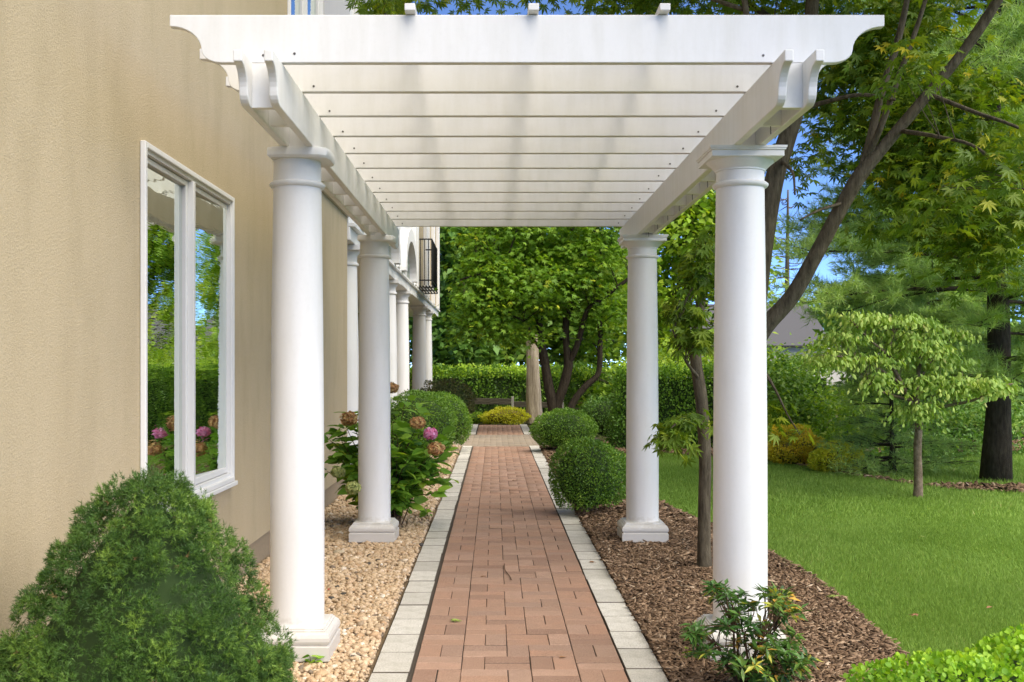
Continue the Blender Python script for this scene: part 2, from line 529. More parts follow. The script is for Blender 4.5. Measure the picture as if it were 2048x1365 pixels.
M['screw'] = flat('grey_screws', (.12, .11, .10), .45, .7)
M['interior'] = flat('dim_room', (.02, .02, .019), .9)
M['curtain'] = flat('white_curtain', (.62, .60, .56), .9)
M['siding'] = m_white('grey_beige_siding', (.55, .52, .46), (.4, .38, .33), .3)
M['roof'] = flat('grey_shingles', (.085, .085, .09), .9)
M['slate'] = flat('house_roofing', (.10, .095, .09), .9)
M['wire'] = flat('black_wire', (.015, .015, .015), .6)
M['leaf_green'] = flat('fallen_green_leaf', (.28, .36, .08), .7)
M['leaf_brown'] = flat('fallen_brown_leaf', (.28, .15, .07), .8)
M['leaf_red'] = flat('fallen_red_leaf', (.5, .04, .03), .6)

t = NT('window_glass')
wv = t.noise(t.co((1, .8, 9)), 2.2, 3, .5)
nb = t.bump(wv, .045, .02)
fr = t.n('ShaderNodeFresnel', _IOR=2.0); t.l(nb, fr.inputs['Normal'])
gl = t.n('ShaderNodeBsdfGlossy', _Roughness=0.0); gl.inputs[0].default_value = (.80, .86, .81, 1); t.l(nb, gl.inputs['Normal'])
tp = t.n('ShaderNodeBsdfTransparent'); tp.inputs[0].default_value = (.72, .78, .74, 1)
mx = t.n('ShaderNodeMixShader')
t.l(fr.outputs[0], mx.inputs[0]); t.l(tp.outputs[0], mx.inputs[1]); t.l(gl.outputs[0], mx.inputs[2])
M['glass'] = t.done(mx.outputs[0])

# ================================================================== THE GROUND
rng = np.random.default_rng(7)
def sheet(name, poly, z, mat, step=None, bump=0.0, kind='structure', seed=3, mound=0.0, parent=None):
    """flat outline as a fine grid clipped to the outline, with gentle unevenness"""
    poly = np.asarray(poly, float)
    import bmesh
    bm = bmesh.new()
    bm.faces.new([bm.verts.new((x, y, 0)) for x, y in poly])
    if step:
        x0, y0 = poly.min(0); x1, y1 = poly.max(0)
        for a in np.arange(x0+step, x1, step):
            bmesh.ops.bisect_plane(bm, geom=bm.verts[:]+bm.edges[:]+bm.faces[:], plane_co=(a, 0, 0), plane_no=(1, 0, 0))
        for a in np.arange(y0+step, y1, step):
            bmesh.ops.bisect_plane(bm, geom=bm.verts[:]+bm.edges[:]+bm.faces[:], plane_co=(0, a, 0), plane_no=(0, 1, 0))
    bmesh.ops.recalc_face_normals(bm, faces=bm.faces)
    if bm.faces[:] and sum(f.normal.z for f in bm.faces) < 0:
        bmesh.ops.reverse_faces(bm, faces=bm.faces)
    co = np.array([v.co[:] for v in bm.verts])
    h = fnoise(co, 2.2, seed)*bump if bump else np.zeros(len(co))
    for v, d in zip(bm.verts, h): v.co.z = z + d
    me = bpy.data.meshes.new(name); bm.to_mesh(me); bm.free()
    me.materials.append(mat)
    me.polygons.foreach_set('use_smooth', [True]*len(me.polygons))
    o = link(me, name, parent)
    if kind: o['kind'] = kind
    return o

sheet('ground', [(-400, -60), (400, -60), (400, 900), (-400, 900)], -.06, M['ground'])
BL, BR = -.370, .600                       # brick field, left and right
LAWN = [(2.0, 2.6), (1.99, 4.6), (1.97, 5.3), (2.0, 5.82), (2.07, 6.4), (2.09, 6.89), (2.07, 7.5), (2.04, 8.09), (1.9, 9.3), (1.69, 10.67),
        (1.5, 12.5), (1.42, 15), (1.5, 17.2), (2.73, 17.4), (3.4, 16.8), (4.0, 15.9), (4.5, 14.5), (4.83, 13.0), (5.3, 12.3), (5.88, 11.94), (6.9, 11.4), (13, 9), (13, 2.6)]
sheet('lawn', LAWN, -.004, M['turf'], .5, .012)
SHADE_LAWN = [(4.75, 13.6), (5.1, 12.75), (5.9, 12.6), (7.2, 12.3), (11, 11.6), (11, 17.5), (5.2, 17.2), (4.6, 15.2)]
sheet('far_lawn', SHADE_LAWN, -.012, M['turf'], .6, .012, seed=9)
MULCH = [(.78, 2.6), (2.02, 2.6), (2.01, 4.6), (1.99, 5.3), (2.02, 5.82), (2.09, 6.4), (2.11, 6.89), (2.09, 7.5), (2.06, 8.09), (1.92, 9.3), (1.71, 10.67),
         (1.52, 12.5), (1.44, 15), (1.5, 18.6), (.78, 18.6)]
sheet('mulch_bed', MULCH, -.008, M['soil'], .3, .006)
FAR_BED = [(1.5, 17.0), (2.73, 17.3), (3.4, 16.7), (4.0, 15.8), (4.5, 14.4), (4.83, 12.9), (5.3, 12.2), (5.88, 11.84), (6.9, 11.3), (13, 8.9), (13, 10.6), (7.2, 12.35), (5.9, 12.65), (5.1, 12.8), (4.8, 13.6), (4.7, 15.4), (5.3, 17.3), (11, 17.6), (11, 20), (1.5, 20)]
sheet('far_planting_bed', FAR_BED, -.020, M['soil'], .6, .004)
PEBBLE = [(-1.64, 2.4), (-.565, 2.4), (-.565, 18.7), (-2.4, 18.7), (-2.4, 11.9), (-1.64, 11.9)]
sheet('pebble_bed', PEBBLE, -.012, M['gravelbase'], .4, .006)

# --- the brick path
path = sheet('brick_path', [(-.56, 2.4), (.78, 2.4), (.78, 18.8), (-.56, 18.8)], -.011, M['sand'])
def block_mesh(name, lx, ly, depth, ch, mat):
    a, b = lx/2, ly/2
    v, f = [], []
    for (p, q, z) in ((a, b, -depth), (a, b, -ch), (a-ch, b-ch, 0)):
        v += [(-p,-q,z),(p,-q,z),(p,q,z),(-p,q,z)]
    for i in (0, 4):
        for k in range(4):
            f.append((i+k, i+(k+1)%4, i+4+(k+1)%4, i+4+k))
    f.append((8,9,10,11))
    me = bpy.data.meshes.new(name); me.from_pydata(v, [], f); me.materials.append(mat); me.materials.append(M['sand'])
    me.polygons.foreach_set('material_index', [1]*4+[1 if lx < .18 else 0]*4+[0])              # flanks are coated with joint sand
    me.update()
    return me
L = (BR-BL)/4.5
JT = .0035
brick_me = block_mesh('brick', L-JT, L/2-JT, .05, .0024, M['brick'])
ROWS = [[('H',1),('V',1),('H',1),('v',.5),('H',1)], [('V',1),('H',1),('v',.5),('H',1),('V',1)],
        [('H',1),('v',.5),('H',1),('V',1),('H',1)], [('V',1),('H',1),('v',.5),('H',1),('V',1)]]
def brick_spots(y0, y1):
    out, r, y = [], 0, y0
    while y + L <= y1 + .02:
        x = BL
        for kind, w in ROWS[r % 4]:
            if kind == 'H':
                out += [(x+L/2, y+L*.25, 0), (x+L/2, y+L*.75, 0)]
            elif kind == 'V':
                out += [(x+L*.25, y+L/2, 1), (x+L*.75, y+L/2, 1)]
            else:
                out += [(x+L*.25, y+L/2, 1)]
            x += w*L
        r += 1; y += L
    return out
YB0 = 4.5365 - 4*L                                     # a row joint sits at y = 1331 of the photograph
def joined_blocks(name, spots, lx, ly, mat, parent, seed, z=0.0):
    g = np.random.default_rng(seed)
    base = block_mesh('tmp', lx, ly, .03, .0035, mat)
    bv = np.array([v.co[:] for v in base.vertices]); bt = []
    for p in base.polygons:
        q = list(p.vertices); bt += [(q[0],q[1],q[2]), (q[0],q[2],q[3])]
    bt = np.array(bt); bpy.data.meshes.remove(base)
    Vs, Ts, Rs = [], [], []
    for i, (x, y, a) in enumerate(spots):
        ang = (math.pi/2 if a else 0) + g.normal(0, .004)
        c, s = math.cos(ang), math.sin(ang)
        V = bv @ np.array([[c, s, 0], [-s, c, 0], [0, 0, 1]]) + np.array([x, y, z+g.normal(0, .001)])
        Vs.append(V); Ts.append(bt + i*len(bv)); Rs.append(np.full(len(bv), g.random()))
    o = link(tri_mesh(name, np.concatenate(Vs), np.concatenate(Ts), np.concatenate(Rs), mat), name, parent)
    o['kind'] = 'stuff'
    return o
spots = brick_spots(YB0, 18.8)
near = [s for s in spots if s[1] > 4.63][:300]
rest = [s for s in spots if s not in set(near)]
for x, y, a in near:
    o = link(brick_me, 'brick', path, local=True)
    o.location = (x+rng.normal(0, .0006), y+rng.normal(0, .0006), rng.normal(0, .0010))
    o.rotation_euler = (rng.normal(0, .003), rng.normal(0, .003), (math.pi/2 if a else 0)+rng.normal(0, .004)+(math.pi if rng.random() < .5 else 0))
joined_blocks('brick_field', rest, L-JT, L/2-JT, M['brick'], path, 5)
SL = .349
stone_me = block_mesh('border_stone', .172, SL-.006, .06, .0035, M['border'])
for side, x in ((0, -.474), (1, .690)):
    y = 2.45 + (0 if side == 0 else .07)
    while y < 18.6:
        o = link(stone_me, 'border_stone', path, local=True)
        o.location = (x+rng.normal(0, .002), y+SL/2, .004+rng.normal(0, .0012))
        o.rotation_euler = (rng.normal(0, .003), rng.normal(0, .003), rng.normal(0, .005)+(math.pi if rng.random() < .5 else 0))
        y += SL
# --- the crossing path and the brick path beyond it
cross = sheet('cross_path', [(-2.6, 18.8), (2.0, 18.8), (2.0, 22.0), (-2.6, 22.0)], -.016, M['sand'])
cs = [(x, y, 0) for j, y in enumerate(np.arange(18.9, 22.0, .15)) for x in np.arange(-2.5+(.11 if j % 2 else 0), 1.95, .22)]
joined_blocks('paver_field', cs, .214, .145, M['buff'], cross, 6)
farp = sheet('far_brick_path', [(-.56, 22.0), (.78, 22.0), (.78, 25.8), (-.56, 25.8)], -.014, M['sand'])
joined_blocks('brick_field', brick_spots(22.0, 25.8), L-JT, L/2-JT, M['brick'], farp, 8)
for x in (-.474, .692):
    for y in np.arange(22.0, 25.6, SL):
        o = link(stone_me, 'border_stone', farp, local=True)
        o.location = (x, y+SL/2, .004+rng.normal(0, .0012))

# --- pebbles
ico_v, ico_f = [], []
ph = (1+5**.5)/2
ico_v = nrm(np.array([(-1,ph,0),(1,ph,0),(-1,-ph,0),(1,-ph,0),(0,-1,ph),(0,1,ph),(0,-1,-ph),(0,1,-ph),(ph,0,-1),(ph,0,1),(-ph,0,-1),(-ph,0,1)], float))
ico_f = np.array([(0,11,5),(0,5,1),(0,1,7),(0,7,10),(0,10,11),(1,5,9),(5,11,4),(11,10,2),(10,7,6),(7,1,8),(3,9,4),(3,4,2),(3,2,6),(3,6,8),(3,8,9),(4,9,5),(2,4,11),(6,2,10),(8,6,7),(9,8,1)])
def scatter_solids(pos, size, rnd_, g, flat=(.5, .85), base=(ico_v, ico_f), elong=(.75, 1.25)):
    n = len(pos)
    bv, bf = base
    sc = np.stack([size*g.uniform(*elong, n), size*g.uniform(.7, 1.0, n), size*g.uniform(*flat, n)], 1)
    V = bv[None]*sc[:,None,:]
    V = V*(1+g.normal(0, .09, (n, len(bv), 1)))
    a, b = g.uniform(0, 6.28, n), g.normal(0, .35, n)
    ca, sa, cb, sb = np.cos(a), np.sin(a), np.cos(b), np.sin(b)
    x, y, z = V[...,0], V[...,1], V[...,2]
    y, z = y*cb[:,None]-z*sb[:,None], y*sb[:,None]+z*cb[:,None]
    x, y = x*ca[:,None]-y*sa[:,None], x*sa[:,None]+y*ca[:,None]
    V = np.stack([x, y, z], -1) + pos[:,None,:]
    T = bf[None] + (np.arange(n)*len(bv))[:,None,None]
    return V.reshape(-1,3), T.reshape(-1,3), np.repeat(rnd_, len(bv))
g = np.random.default_rng(11)
parts = []
for (y0, y1, dens, sz) in ((4.2, 6.6, 5200, .0125), (6.6, 9.2, 3600, .014), (9.2, 13.5, 1700, .018), (13.5, 18.6, 900, .022)):
    n = int((y1-y0)*1.08*dens)
    x, y = g.uniform(-1.63, -.562, n), g.uniform(y0, y1, n)
    s = sz*g.lognormal(0, .36, n)
    z = g.uniform(-.006, .016, n) + .012*fnoise(np.stack([x, y, 0*x], 1), 3.0, 4) + .01
    ok = x + s < -.563
    parts.append(scatter_solids(np.stack([x, y, z], 1)[ok], s[ok], np.clip(g.beta(1.6, 1.5, n), .02, 1)[ok], g))
V, T, r = join_arrays(parts)
tag(link(tri_mesh('pebbles', V, T, r, M['pebble'], True), 'pebbles'), 'tan and cream pebbles covering the bed beside the house', 'pebbles', kind='stuff')

# --- bark mulch
box_v = np.array([(x, y, z) for z in (-1, 1) for y in (-1, 1) for x in (-1, 1)], float)*np.array([1, 1, 1])
box_v[[0,4]] *= np.array([.72, .8, 1]); box_v[[3,7]] *= np.array([.85, .6, 1])
box_f = np.array([(4,5,7),(4,7,6),(0,1,5),(0,5,4),(2,6,7),(2,7,3),(0,4,6),(0,6,2),(1,3,7),(1,7,5)])
def chips(poly, dens_rows, g, zlift=0.0):
    out = []
    pa = np.asarray(poly)
    for (y0, y1, dens, sz) in dens_rows:
        x0, x1 = pa[:,0].min(), pa[:,0].max()
        n = int((y1-y0)*(x1-x0)*dens)
        x, y = g.uniform(x0, x1, n), g.uniform(y0, y1, n)
        ok = in_poly(x, y, poly)
        x, y = x[ok], y[ok]; n = len(x)
        l = np.minimum(sz*g.lognormal(0, .5, n), sz*2.6)
        w, th = np.minimum(l*g.uniform(.15, .5, n), sz*.6), np.full(n, sz*.13)*g.uniform(.5, 1.4, n)
        Vv = box_v[None]*np.stack([l, w, th], 1)[:,None,:]
        a, b, c = g.uniform(0, 6.28, n), g.normal(0, .3, n), g.normal(0, .35, n)
        X, Yv, Z = Vv[...,0], Vv[...,1], Vv[...,2]
        Yv, Z = Yv*np.cos(c)[:,None]-Z*np.sin(c)[:,None], Yv*np.sin(c)[:,None]+Z*np.cos(c)[:,None]
        X, Z = X*np.cos(b)[:,None]-Z*np.sin(b)[:,None], X*np.sin(b)[:,None]+Z*np.cos(b)[:,None]
        X, Yv = X*np.cos(a)[:,None]-Yv*np.sin(a)[:,None], X*np.sin(a)[:,None]+Yv*np.cos(a)[:,None]
        z = g.uniform(-.004, .018, n) + .015*fnoise(np.stack([x, y, 0*x], 1), 3.0, 14) + .012 + zlift
        Vv = np.stack([X, Yv, Z], -1) + np.stack([x, y, z], 1)[:,None,:]
        out.append((Vv.reshape(-1,3), (box_f[None]+(np.arange(n)*8)[:,None,None]).reshape(-1,3), np.repeat(np.clip(g.beta(1.5, 1.7, n), 0, 1), 8)))
    return join_arrays(out)
g = np.random.default_rng(21)
V, T, r = chips(MULCH, ((4.1, 6.6, 6800, .0145), (6.6, 9.5, 4600, .016), (9.5, 18.6, 1000, .027)), g)
tag(link(tri_mesh('bark_chips', V, T, r, M['chips']), 'bark_chips'), 'brown shredded bark mulch in the bed right of the path', 'mulch', kind='stuff')
V, T, r = chips(FAR_BED, ((10.8, 20, 420, .035),), g)
tag(link(tri_mesh('bark_chips', V, T, r, M['chips']), 'bark_chips'), 'coarse bark litter along the far edge of the lawn', 'mulch', kind='stuff')

# --- grass
def blades(poly, rows, g):
    out = []
    pa = np.asarray(poly)
    for (y0, y1, dens, h, w) in rows:
        x0, x1 = pa[:,0].min(), min(pa[:,0].max(), .52*y1+.6)
        n = int((y1-y0)*(x1-x0)*dens)
        x, y = g.uniform(x0, x1, n), g.uniform(y0, y1, n)
        ok = in_poly(x+g.normal(0, .012, n), y, poly) & (x < .51*y+.5)
        x, y = x[ok], y[ok]; n = len(x)
        p = np.stack([x, y, np.zeros(n)], 1)
        tuft = fnoise(p, 2.3, 31)*.5 + fnoise(p, 9, 32)*.5
        hh = h*g.lognormal(0, .25, n)*(1+.25*tuft)
        lean = np.stack([fnoise(p, 4, 33), fnoise(p, 4, 34), 0*x], 1)*.35
        d = np.stack([g.normal(0, .38, n), g.normal(0, .38, n), np.ones(n)], 1) + lean
        nn = np.stack([g.normal(0, 1, n), g.normal(0, 1, n), g.normal(0, .2, n)], 1)
        p[:,2] = -.008 + .012*fnoise(p, 2.2, 3)
        rv = np.clip(.45+.22*tuft+g.normal(0, .18, n), 0, 1)
        out.append(leaf_arrays(p, d, nn, hh, 'needle', rv, wide=w*g.uniform(.7, 1.3, n)))
    return join_arrays(out)
g = np.random.default_rng(41)
V, T, r = blades(LAWN, ((4.2, 7.0, 19000, .028, .0036), (7.0, 10, 10000, .030, .0050), (10, 17.5, 3800, .036, .0085)), g)
tag(link(tri_mesh('grass', V, T, r, M['grass']), 'grass'), 'short bright green mown grass of the lawn', 'grass', kind='stuff')
V, T, r = blades(SHADE_LAWN, ((11.6, 17.5, 1500, .05, .011),), g)
tag(link(tri_mesh('grass', V, T, r, M['grass']), 'grass'), 'shaded grass beyond the planting bed under the pine', 'grass', kind='stuff')

# ================================================================== THE HOUSE
XW, YE = -1.63, 11.9
house = tag(empty('house', (-4.0, 12.0, 0)), 'tan stucco house with white framed windows and columned porch along the path', 'house')
W0, W1, WZ0, WZ1 = 4.955, 6.615, .715, 2.42          # lower window opening
U0, U1, UZ0, UZ1 = 8.46, 10.05, 3.3, 5.1             # upper window opening
def wall_with_holes(ys, zs, holes, x, depth):
    m = MB()
    for i in range(len(ys)-1):
        for j in range(len(zs)-1):
            if (i, j) in holes: continue
            m.add([(x, ys[i], zs[j]), (x, ys[i+1], zs[j]), (x, ys[i+1], zs[j+1]), (x, ys[i], zs[j+1])], [(0, 1, 2, 3)])
    for (i, j) in holes:
        a, b, c, d = ys[i], ys[i+1], zs[j], zs[j+1]
        m.add([(x,a,c),(x,b,c),(x,b,d),(x,a,d),(x-depth,a,c),(x-depth,b,c),(x-depth,b,d),(x-depth,a,d)],
              [(0,4,5,1),(1,5,6,2),(2,6,7,3),(3,7,4,0)])
    a, b, c, d = ys[0], ys[-1], zs[0], zs[-1]
    m.add([(x,b,c),(x-6.5,b,c),(x-6.5,b,d),(x,b,d)], [(0,1,2,3)])
    m.add([(x,a,c),(x,a,d),(x-6.5,a,d),(x-6.5,a,c)], [(0,1,2,3)])
    m.add([(x,a,c),(x-6.5,a,c),(x-6.5,b,c),(x,b,c)], [(0,1,2,3)])
    return m
wall_with_holes([1.2, W0, W1, U0, U1, YE], [.21, WZ0, WZ1, UZ0, UZ1, 6.4], [(1, 1), (3, 3)], XW, .14).build('wall', M['stucco'], house)
MB().box(XW-6.4, XW-.018, 1.22, YE-.02, -.05, .208).build('foundation', M['found'], house)
roof = MB().prism([(XW+.45, 6.4), (XW+.45, 6.55), (XW-3.3, 8.2), (XW-7.0, 6.55), (XW-7.0, 6.4)], .8, 32, 1).build('roof', M['slate'], house)
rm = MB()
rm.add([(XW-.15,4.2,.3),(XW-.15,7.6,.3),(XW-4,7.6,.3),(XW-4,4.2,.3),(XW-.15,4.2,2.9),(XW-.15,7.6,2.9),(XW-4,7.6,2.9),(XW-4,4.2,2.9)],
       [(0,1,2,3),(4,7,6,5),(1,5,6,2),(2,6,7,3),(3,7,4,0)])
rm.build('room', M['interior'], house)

def casement(name, y0, y1, z0, z1, halves=True):
    """window set in the wall: outer frame, sill, mullion, sashes, panes"""
    win = link(MB().box(XW-.10, XW+.012, y0+.002, y0+.026, z0+.002, z1-.002).box(XW-.10, XW+.012, y1-.026, y1-.002, z0+.002, z1-.002)
               .box(XW-.10, XW+.012, y0+.028, y1-.028, z1-.028, z1-.002).box(XW-.10, XW+.010, y0+.028, y1-.028, z0+.002, z0+.030)
               .mesh('window', M['vinyl']), name, house)
    tr = .018
    f = MB().box(XW+.002, XW+.028, y0-tr, y0+.012, z0-tr, z1+tr).box(XW+.002, XW+.028, y1-.012, y1+tr, z0-tr, z1+tr)
    f.box(XW+.002, XW+.028, y0+.0125, y1-.0125, z1-.010, z1+tr).box(XW+.002, XW+.036, y0+.0125, y1-.0125, z0-tr, z0+.008)
    f.build('frame', M['vinyl'], win, bevel=.004)
    MB().box(XW+.003, XW+.046, y0-tr-.006, y1+tr+.006, z0-tr-.028, z0-tr-.002).build('sill', M['vinyl'], win, bevel=.004)
    mid = (y0+y1)/2 - .02
    cells = [(y0+.028, y1-.028)]
    if halves:
        MB().box(XW-.10, XW+.022, mid-.020, mid+.020, z0+.032, z1-.030).build('mullion', M['vinyl'], win, bevel=.004)
        cells = [(y0+.028, mid-.022), (mid+.022, y1-.028)]
    for a, b in cells:
        c, d, s = z0+.034, z1-.032, .029
        m = MB().box(XW-.060, XW-.008, a, a+s, c, d).box(XW-.060, XW-.008, b-s, b, c, d)
        m.box(XW-.060, XW-.008, a+s+.0005, b-s-.0005, d-s, d).box(XW-.060, XW-.008, a+s+.0005, b-s-.0005, c, c+s*1.3)
        sash = m.build('sash', M['vinyl'], win, bevel=.005)
        tl = .022 if (a > mid and y0 < 6) else 0.0                   # far pane tilted within its sash to steer the reflection
        ya, yb = a+s-.004, b-s+.004
        MB().prism([(XW-.030-tl, ya), (XW-.030+tl, yb), (XW-.034+tl, yb), (XW-.034-tl, ya)], c+s*1.3-.004, d-s+.004, 2).build('pane', M['glass'], win)
    return win
casement('window', W0, W1, WZ0, WZ1)
casement('window', U0, U1, UZ0, UZ1)
MB().box(XW+.001, XW+.03, U1+.045, YE-.01, 3.05, 6.38).build('siding_panel', M['siding'], house)

# porch
PX, PR = -1.75, .168
MB().box(-7.6, -1.35, YE+.02, 31, -.04, .06).build('porch_floor', M['found'], house)
MB().box(-6.6, -3.6, YE+.02, 30.6, .062, 2.798).build('porch_wall', M['stucco'], house)
ent = MB().box(-3.58, -1.60, YE+.02, 30.6, 2.80, 2.95).build('entablature', M['white'], house, bevel=.01)
MB().box(-1.70, -1.55, YE+.02, 30.65, 2.952, 2.99).build('cornice', M['white'], ent)
def porch_column(y):
    c = link(MB().lathe([(PR, .16), (PR*1.0, .9), (PR*.96, 1.7), (PR*.86, 2.58)], 32, (PX, y, 0)).mesh('column', M['white_col'], 'auto'), 'column', house)
    MB().squares([(.23, .062), (.23, .13), (.20, .155), (.20, .17)], (PX, y, 0)).build('base', M['white_col'], c)
    MB().lathe([(PR*.86, 2.56), (PR*.98, 2.575), (PR*.98, 2.595), (PR*.87, 2.61), (PR*.87, 2.68), (PR*1.12, 2.735), (PR*1.15, 2.74)], 32, (PX, y, 0)).squares([(.205, 2.741), (.205, 2.797)], (PX, y, 0)).build('capital', M['white_col'], c, smooth='auto')
for y in (12.55, 17.5, 20.0, 25.0, 27.4): porch_column(y)
# upper storey over the porch: white bay with arched windows, then stucco with a balcony
XF = -1.62
def arch_outline(yc, w, z0, zs, h, n=20):
    return [(yc-w, z0)] + [(yc-w*math.cos(a), zs+h*math.sin(a)) for a in np.linspace(0, math.pi, n)] + [(yc+w, z0)]
m = MB().box(-6.6, XF, YE+.02, 21.3, 2.992, 6.39)
m.build('upper_wall', M['white'], house)
MB().box(-6.6, XF-.004, 21.302, 30.55, 2.992, 6.39).build('upper_wall', M['stucco'], house)
for yc in (15.6, 19.25):
    a = arch_outline(yc, 1.32, 3.0, 3.06, .78)
    b = arch_outline(yc, 1.08, 3.0, 3.06, .56)
    n = len(a)
    v = [(XF+.15, p[0], p[1]) for p in a] + [(XF+.15, p[0], p[1]) for p in b] + [(XF-.001, p[0], p[1]) for p in a] + [(XF+.001, p[0], p[1]) for p in b]
    f = []
    for i in range(n-1):
        f += [(i, i+1, n+i+1, n+i), (2*n+i, 2*n+i+1, i+1, i), (n+i, n+i+1, 3*n+i+1, 3*n+i)]
    aw = link(MB().add(v, f).mesh('arched_window', M['white']), 'arched_window', house)
    MB().prism([(p[0], p[1]) for p in arch_outline(yc, 1.06, 3.02, 3.06, .54)], XF+.004, XF+.02, 0).build('pane', M['glass'], aw)
    MB().box(XF+.022, XF+.05, yc-.02, yc+.02, 3.02, 3.58).build('mullion', M['white'], aw)
for y in (12.6, 17.4, 21.15, 21.5+.2, 24.6, 25.3, 27.6, 29.9):
    MB().box(XF+.001, XF+.085, y-.17, y+.17, 2.995, 6.35).build('pilaster', M['white'], house, bevel=.006)
m = MB()
for x in np.linspace(XF+.03, -1.275, 6): m.box(x-.012, x+.012, 22.0, 24.0, 3.03, 3.055)
for y in (22.02, 23.0, 23.98): m.box(XF+.005, -1.265, y-.015, y+.015, 3.012, 3.029)
bal = link(m.mesh('balcony', M['iron']), 'balcony', house)
m = MB()
for z in (3.16, 4.0):
    MB().tube([(XF+.08, 22.0, z), (-1.285, 22.0, z), (-1.285, 24.0, z), (XF+.08, 24.0, z)], .016, 6).build('rail', M['iron'], bal)
for (x, y) in [(x, 22.0) for x in (-1.52, -1.43, -1.35)] + [(-1.285, y) for y in np.arange(22.0, 24.01, .125)]:
    MB().tube([(x, y, 3.056), (x, y, 4.0)], .010, 6).build('baluster', M['iron'], bal)

# ================================================================== THE PERGOLA
perg = tag(empty('pergola', (.125, 6.85, 0)), 'white pergola on four round columns spanning the brick path', 'pergola')
ZC = 2.427                                           # column top, underside of the girders
def ogee(x, z0, z1, run, sgn, n=9):
    """S-shaped beam end from the tip (top) down to the soffit; returns (x, z) from tip bottom to soffit"""
    h = z1 - z0
    out = []
    tip = z1 - .24*h
    mx_, mz = x + sgn*run*.62, z0 + .26*h
    for a in np.linspace(0, math.pi/2, n):
        out.append((x + sgn*run*.62*math.sin(a), mz + (tip-mz)*math.cos(a)))
    for a in np.linspace(0, math.pi/2, 6)[1:]:
        out.append((mx_ + sgn*run*.38*(1-math.cos(a)), mz - (mz-z0)*math.sin(a)))
    return out
def beam_profile(a0, a1, z0, z1, run):
    left = [(a0, z1)] + ogee(a0, z0, z1, run, 1)
    right = [(a1, z1)] + ogee(a1, z0, z1, run, -1)
    return left + right[::-1]
GZ1 = 2.612
girder_x = ((-1.000, -.966), (-.882, -.848), (1.110, 1.144), (1.228, 1.262))
for x0, x1 in girder_x:
    MB().prism(beam_profile(4.11, 9.56, ZC, GZ1, .155), x0, x1, 0).build('girder', M['white'], perg, bevel=.004)
for x0, x1 in ((-.9655, -.8825), (1.1445, 1.2275)):
    for k, y in enumerate([4.285] + [4.60+.457*i for i in range(11)]):
        b = MB().box(x0, x1, y, y+.036, ZC+.004+(.0 if k else .0), GZ1-.004).build('block', M['white'], perg)
        if 0 < k and x0 > 0:
            xm = (x0+x1)/2
            MB().tube([(xm, y+.018, ZC+.004), (xm+.001, y+.018, ZC-.030)], .0022, 5).build('screw', M['screw'], b)
JZ0, JZ1 = 2.615, 2.806
for k in range(12):
    y = 4.30 + .457*k
    dx = rng.normal(0, .004)
    j = MB().prism(beam_profile(-1.302+dx, 1.558+dx, JZ0, JZ1, .205), y, y+.038, 1).build('joist', M['white'], perg, bevel=.003)
    for sx in (-1.03, -.925, -.80, 1.075, 1.18):
        if k and sx in (-1.03, -.925, 1.18): continue
        MB().lathe([(.0052, 0), (.0052, .003)], 8).build('screw', M['screw'], j).matrix_world = Matrix.Translation((sx, y+.001, JZ0+.026+rng.normal(0, .003))) @ Matrix.Rotation(R(90), 4, 'X')
for x in (-.335, .155, .675):
    MB().box(x-.021, x+.021, 4.25, 9.52, JZ1+.002, JZ1+.030).build('purlin', M['white'], perg, bevel=.003)

shaft_me = MB().lathe([(.134, .146), (.131, .152), (.1285, .17), (.1285, .55), (.127, 1.0), (.1225, 1.6), (.1155, 2.1), (.113, 2.36)], 48).mesh('column', M['white_col'], 'auto')
base_me = MB().squares([(.178, .0), (.180, .003), (.180, .066), (.177, .069), (.171, .071), (.171, .076), (.177, .080), (.1805, .092), (.179, .108), (.172, .122),
                        (.160, .131), (.158, .132), (.158, .138), (.152, .140), (.150, .141), (.150, .147), (.14, .149)]).mesh('base', M['white_col'])
spacer_me = MB().squares([(.165, -.09), (.165, -.001)]).mesh('spacer', M['found'])
TOPL = ZC - .028
ring = [(.113, 2.222), (.126, 2.227), (.1325, 2.236), (.1325, 2.243), (.124, 2.25), (.113, 2.253)]
cap_me = (MB().lathe(ring + [(.1135, 2.30), (.119, 2.303), (.119, 2.309), (.125, 2.315), (.142, 2.332), (.158, 2.345), (.160, 2.351)], 48)
          .squares([(.166, 2.3505), (.168, 2.352), (.168, 2.378), (.175, 2.381), (.175, 2.388), (.179, 2.389), (.180, TOPL)])).mesh('capital', M['white_col'], 'auto')
# the left capitals have lost their outer corner: a plate that is flush on the house side and rounded on the path side
pl = [(-.119, -.128), (-.06, -.150), (.07, -.150), (.125, -.142), (.158, -.118), (.170, -.07), (.170, .07), (.158, .118), (.125, .142), (.07, .150), (-.06, .150), (-.119, .128)]
worn = MB().lathe(ring, 48, cap=False)
n = len(pl)
v = [(x*.95+.004, y*.93, 2.352) for x, y in pl] + [(x, y, 2.362) for x, y in pl] + [(x, y, 2.390) for x, y in pl] + [(x*.98, y*.98, TOPL) for x, y in pl]
f = [tuple(range(n-1, -1, -1)), tuple(range(3*n, 4*n))] + [(i*n+k, i*n+(k+1) % n, (i+1)*n+(k+1) % n, (i+1)*n+k) for i in range(3) for k in range(n)]
worn_me = worn.add(v, f).mesh('capital', M['white_col'], 'auto')
for x, y, full in ((-.947, 5.165, 0), (1.180, 5.165, 1), (-.955, 8.55, 0), (1.176, 8.55, 1)):
    c = link(shaft_me, 'column', perg)
    c.matrix_parent_inverse = Matrix.Identity(4)
    c.location = (x-perg.location.x, y-perg.location.y, .028)
    link(base_me, 'base', c, local=True)
    link(spacer_me, 'spacer', c, local=True)
    link(cap_me if full else worn_me, 'capital', c, local=True)

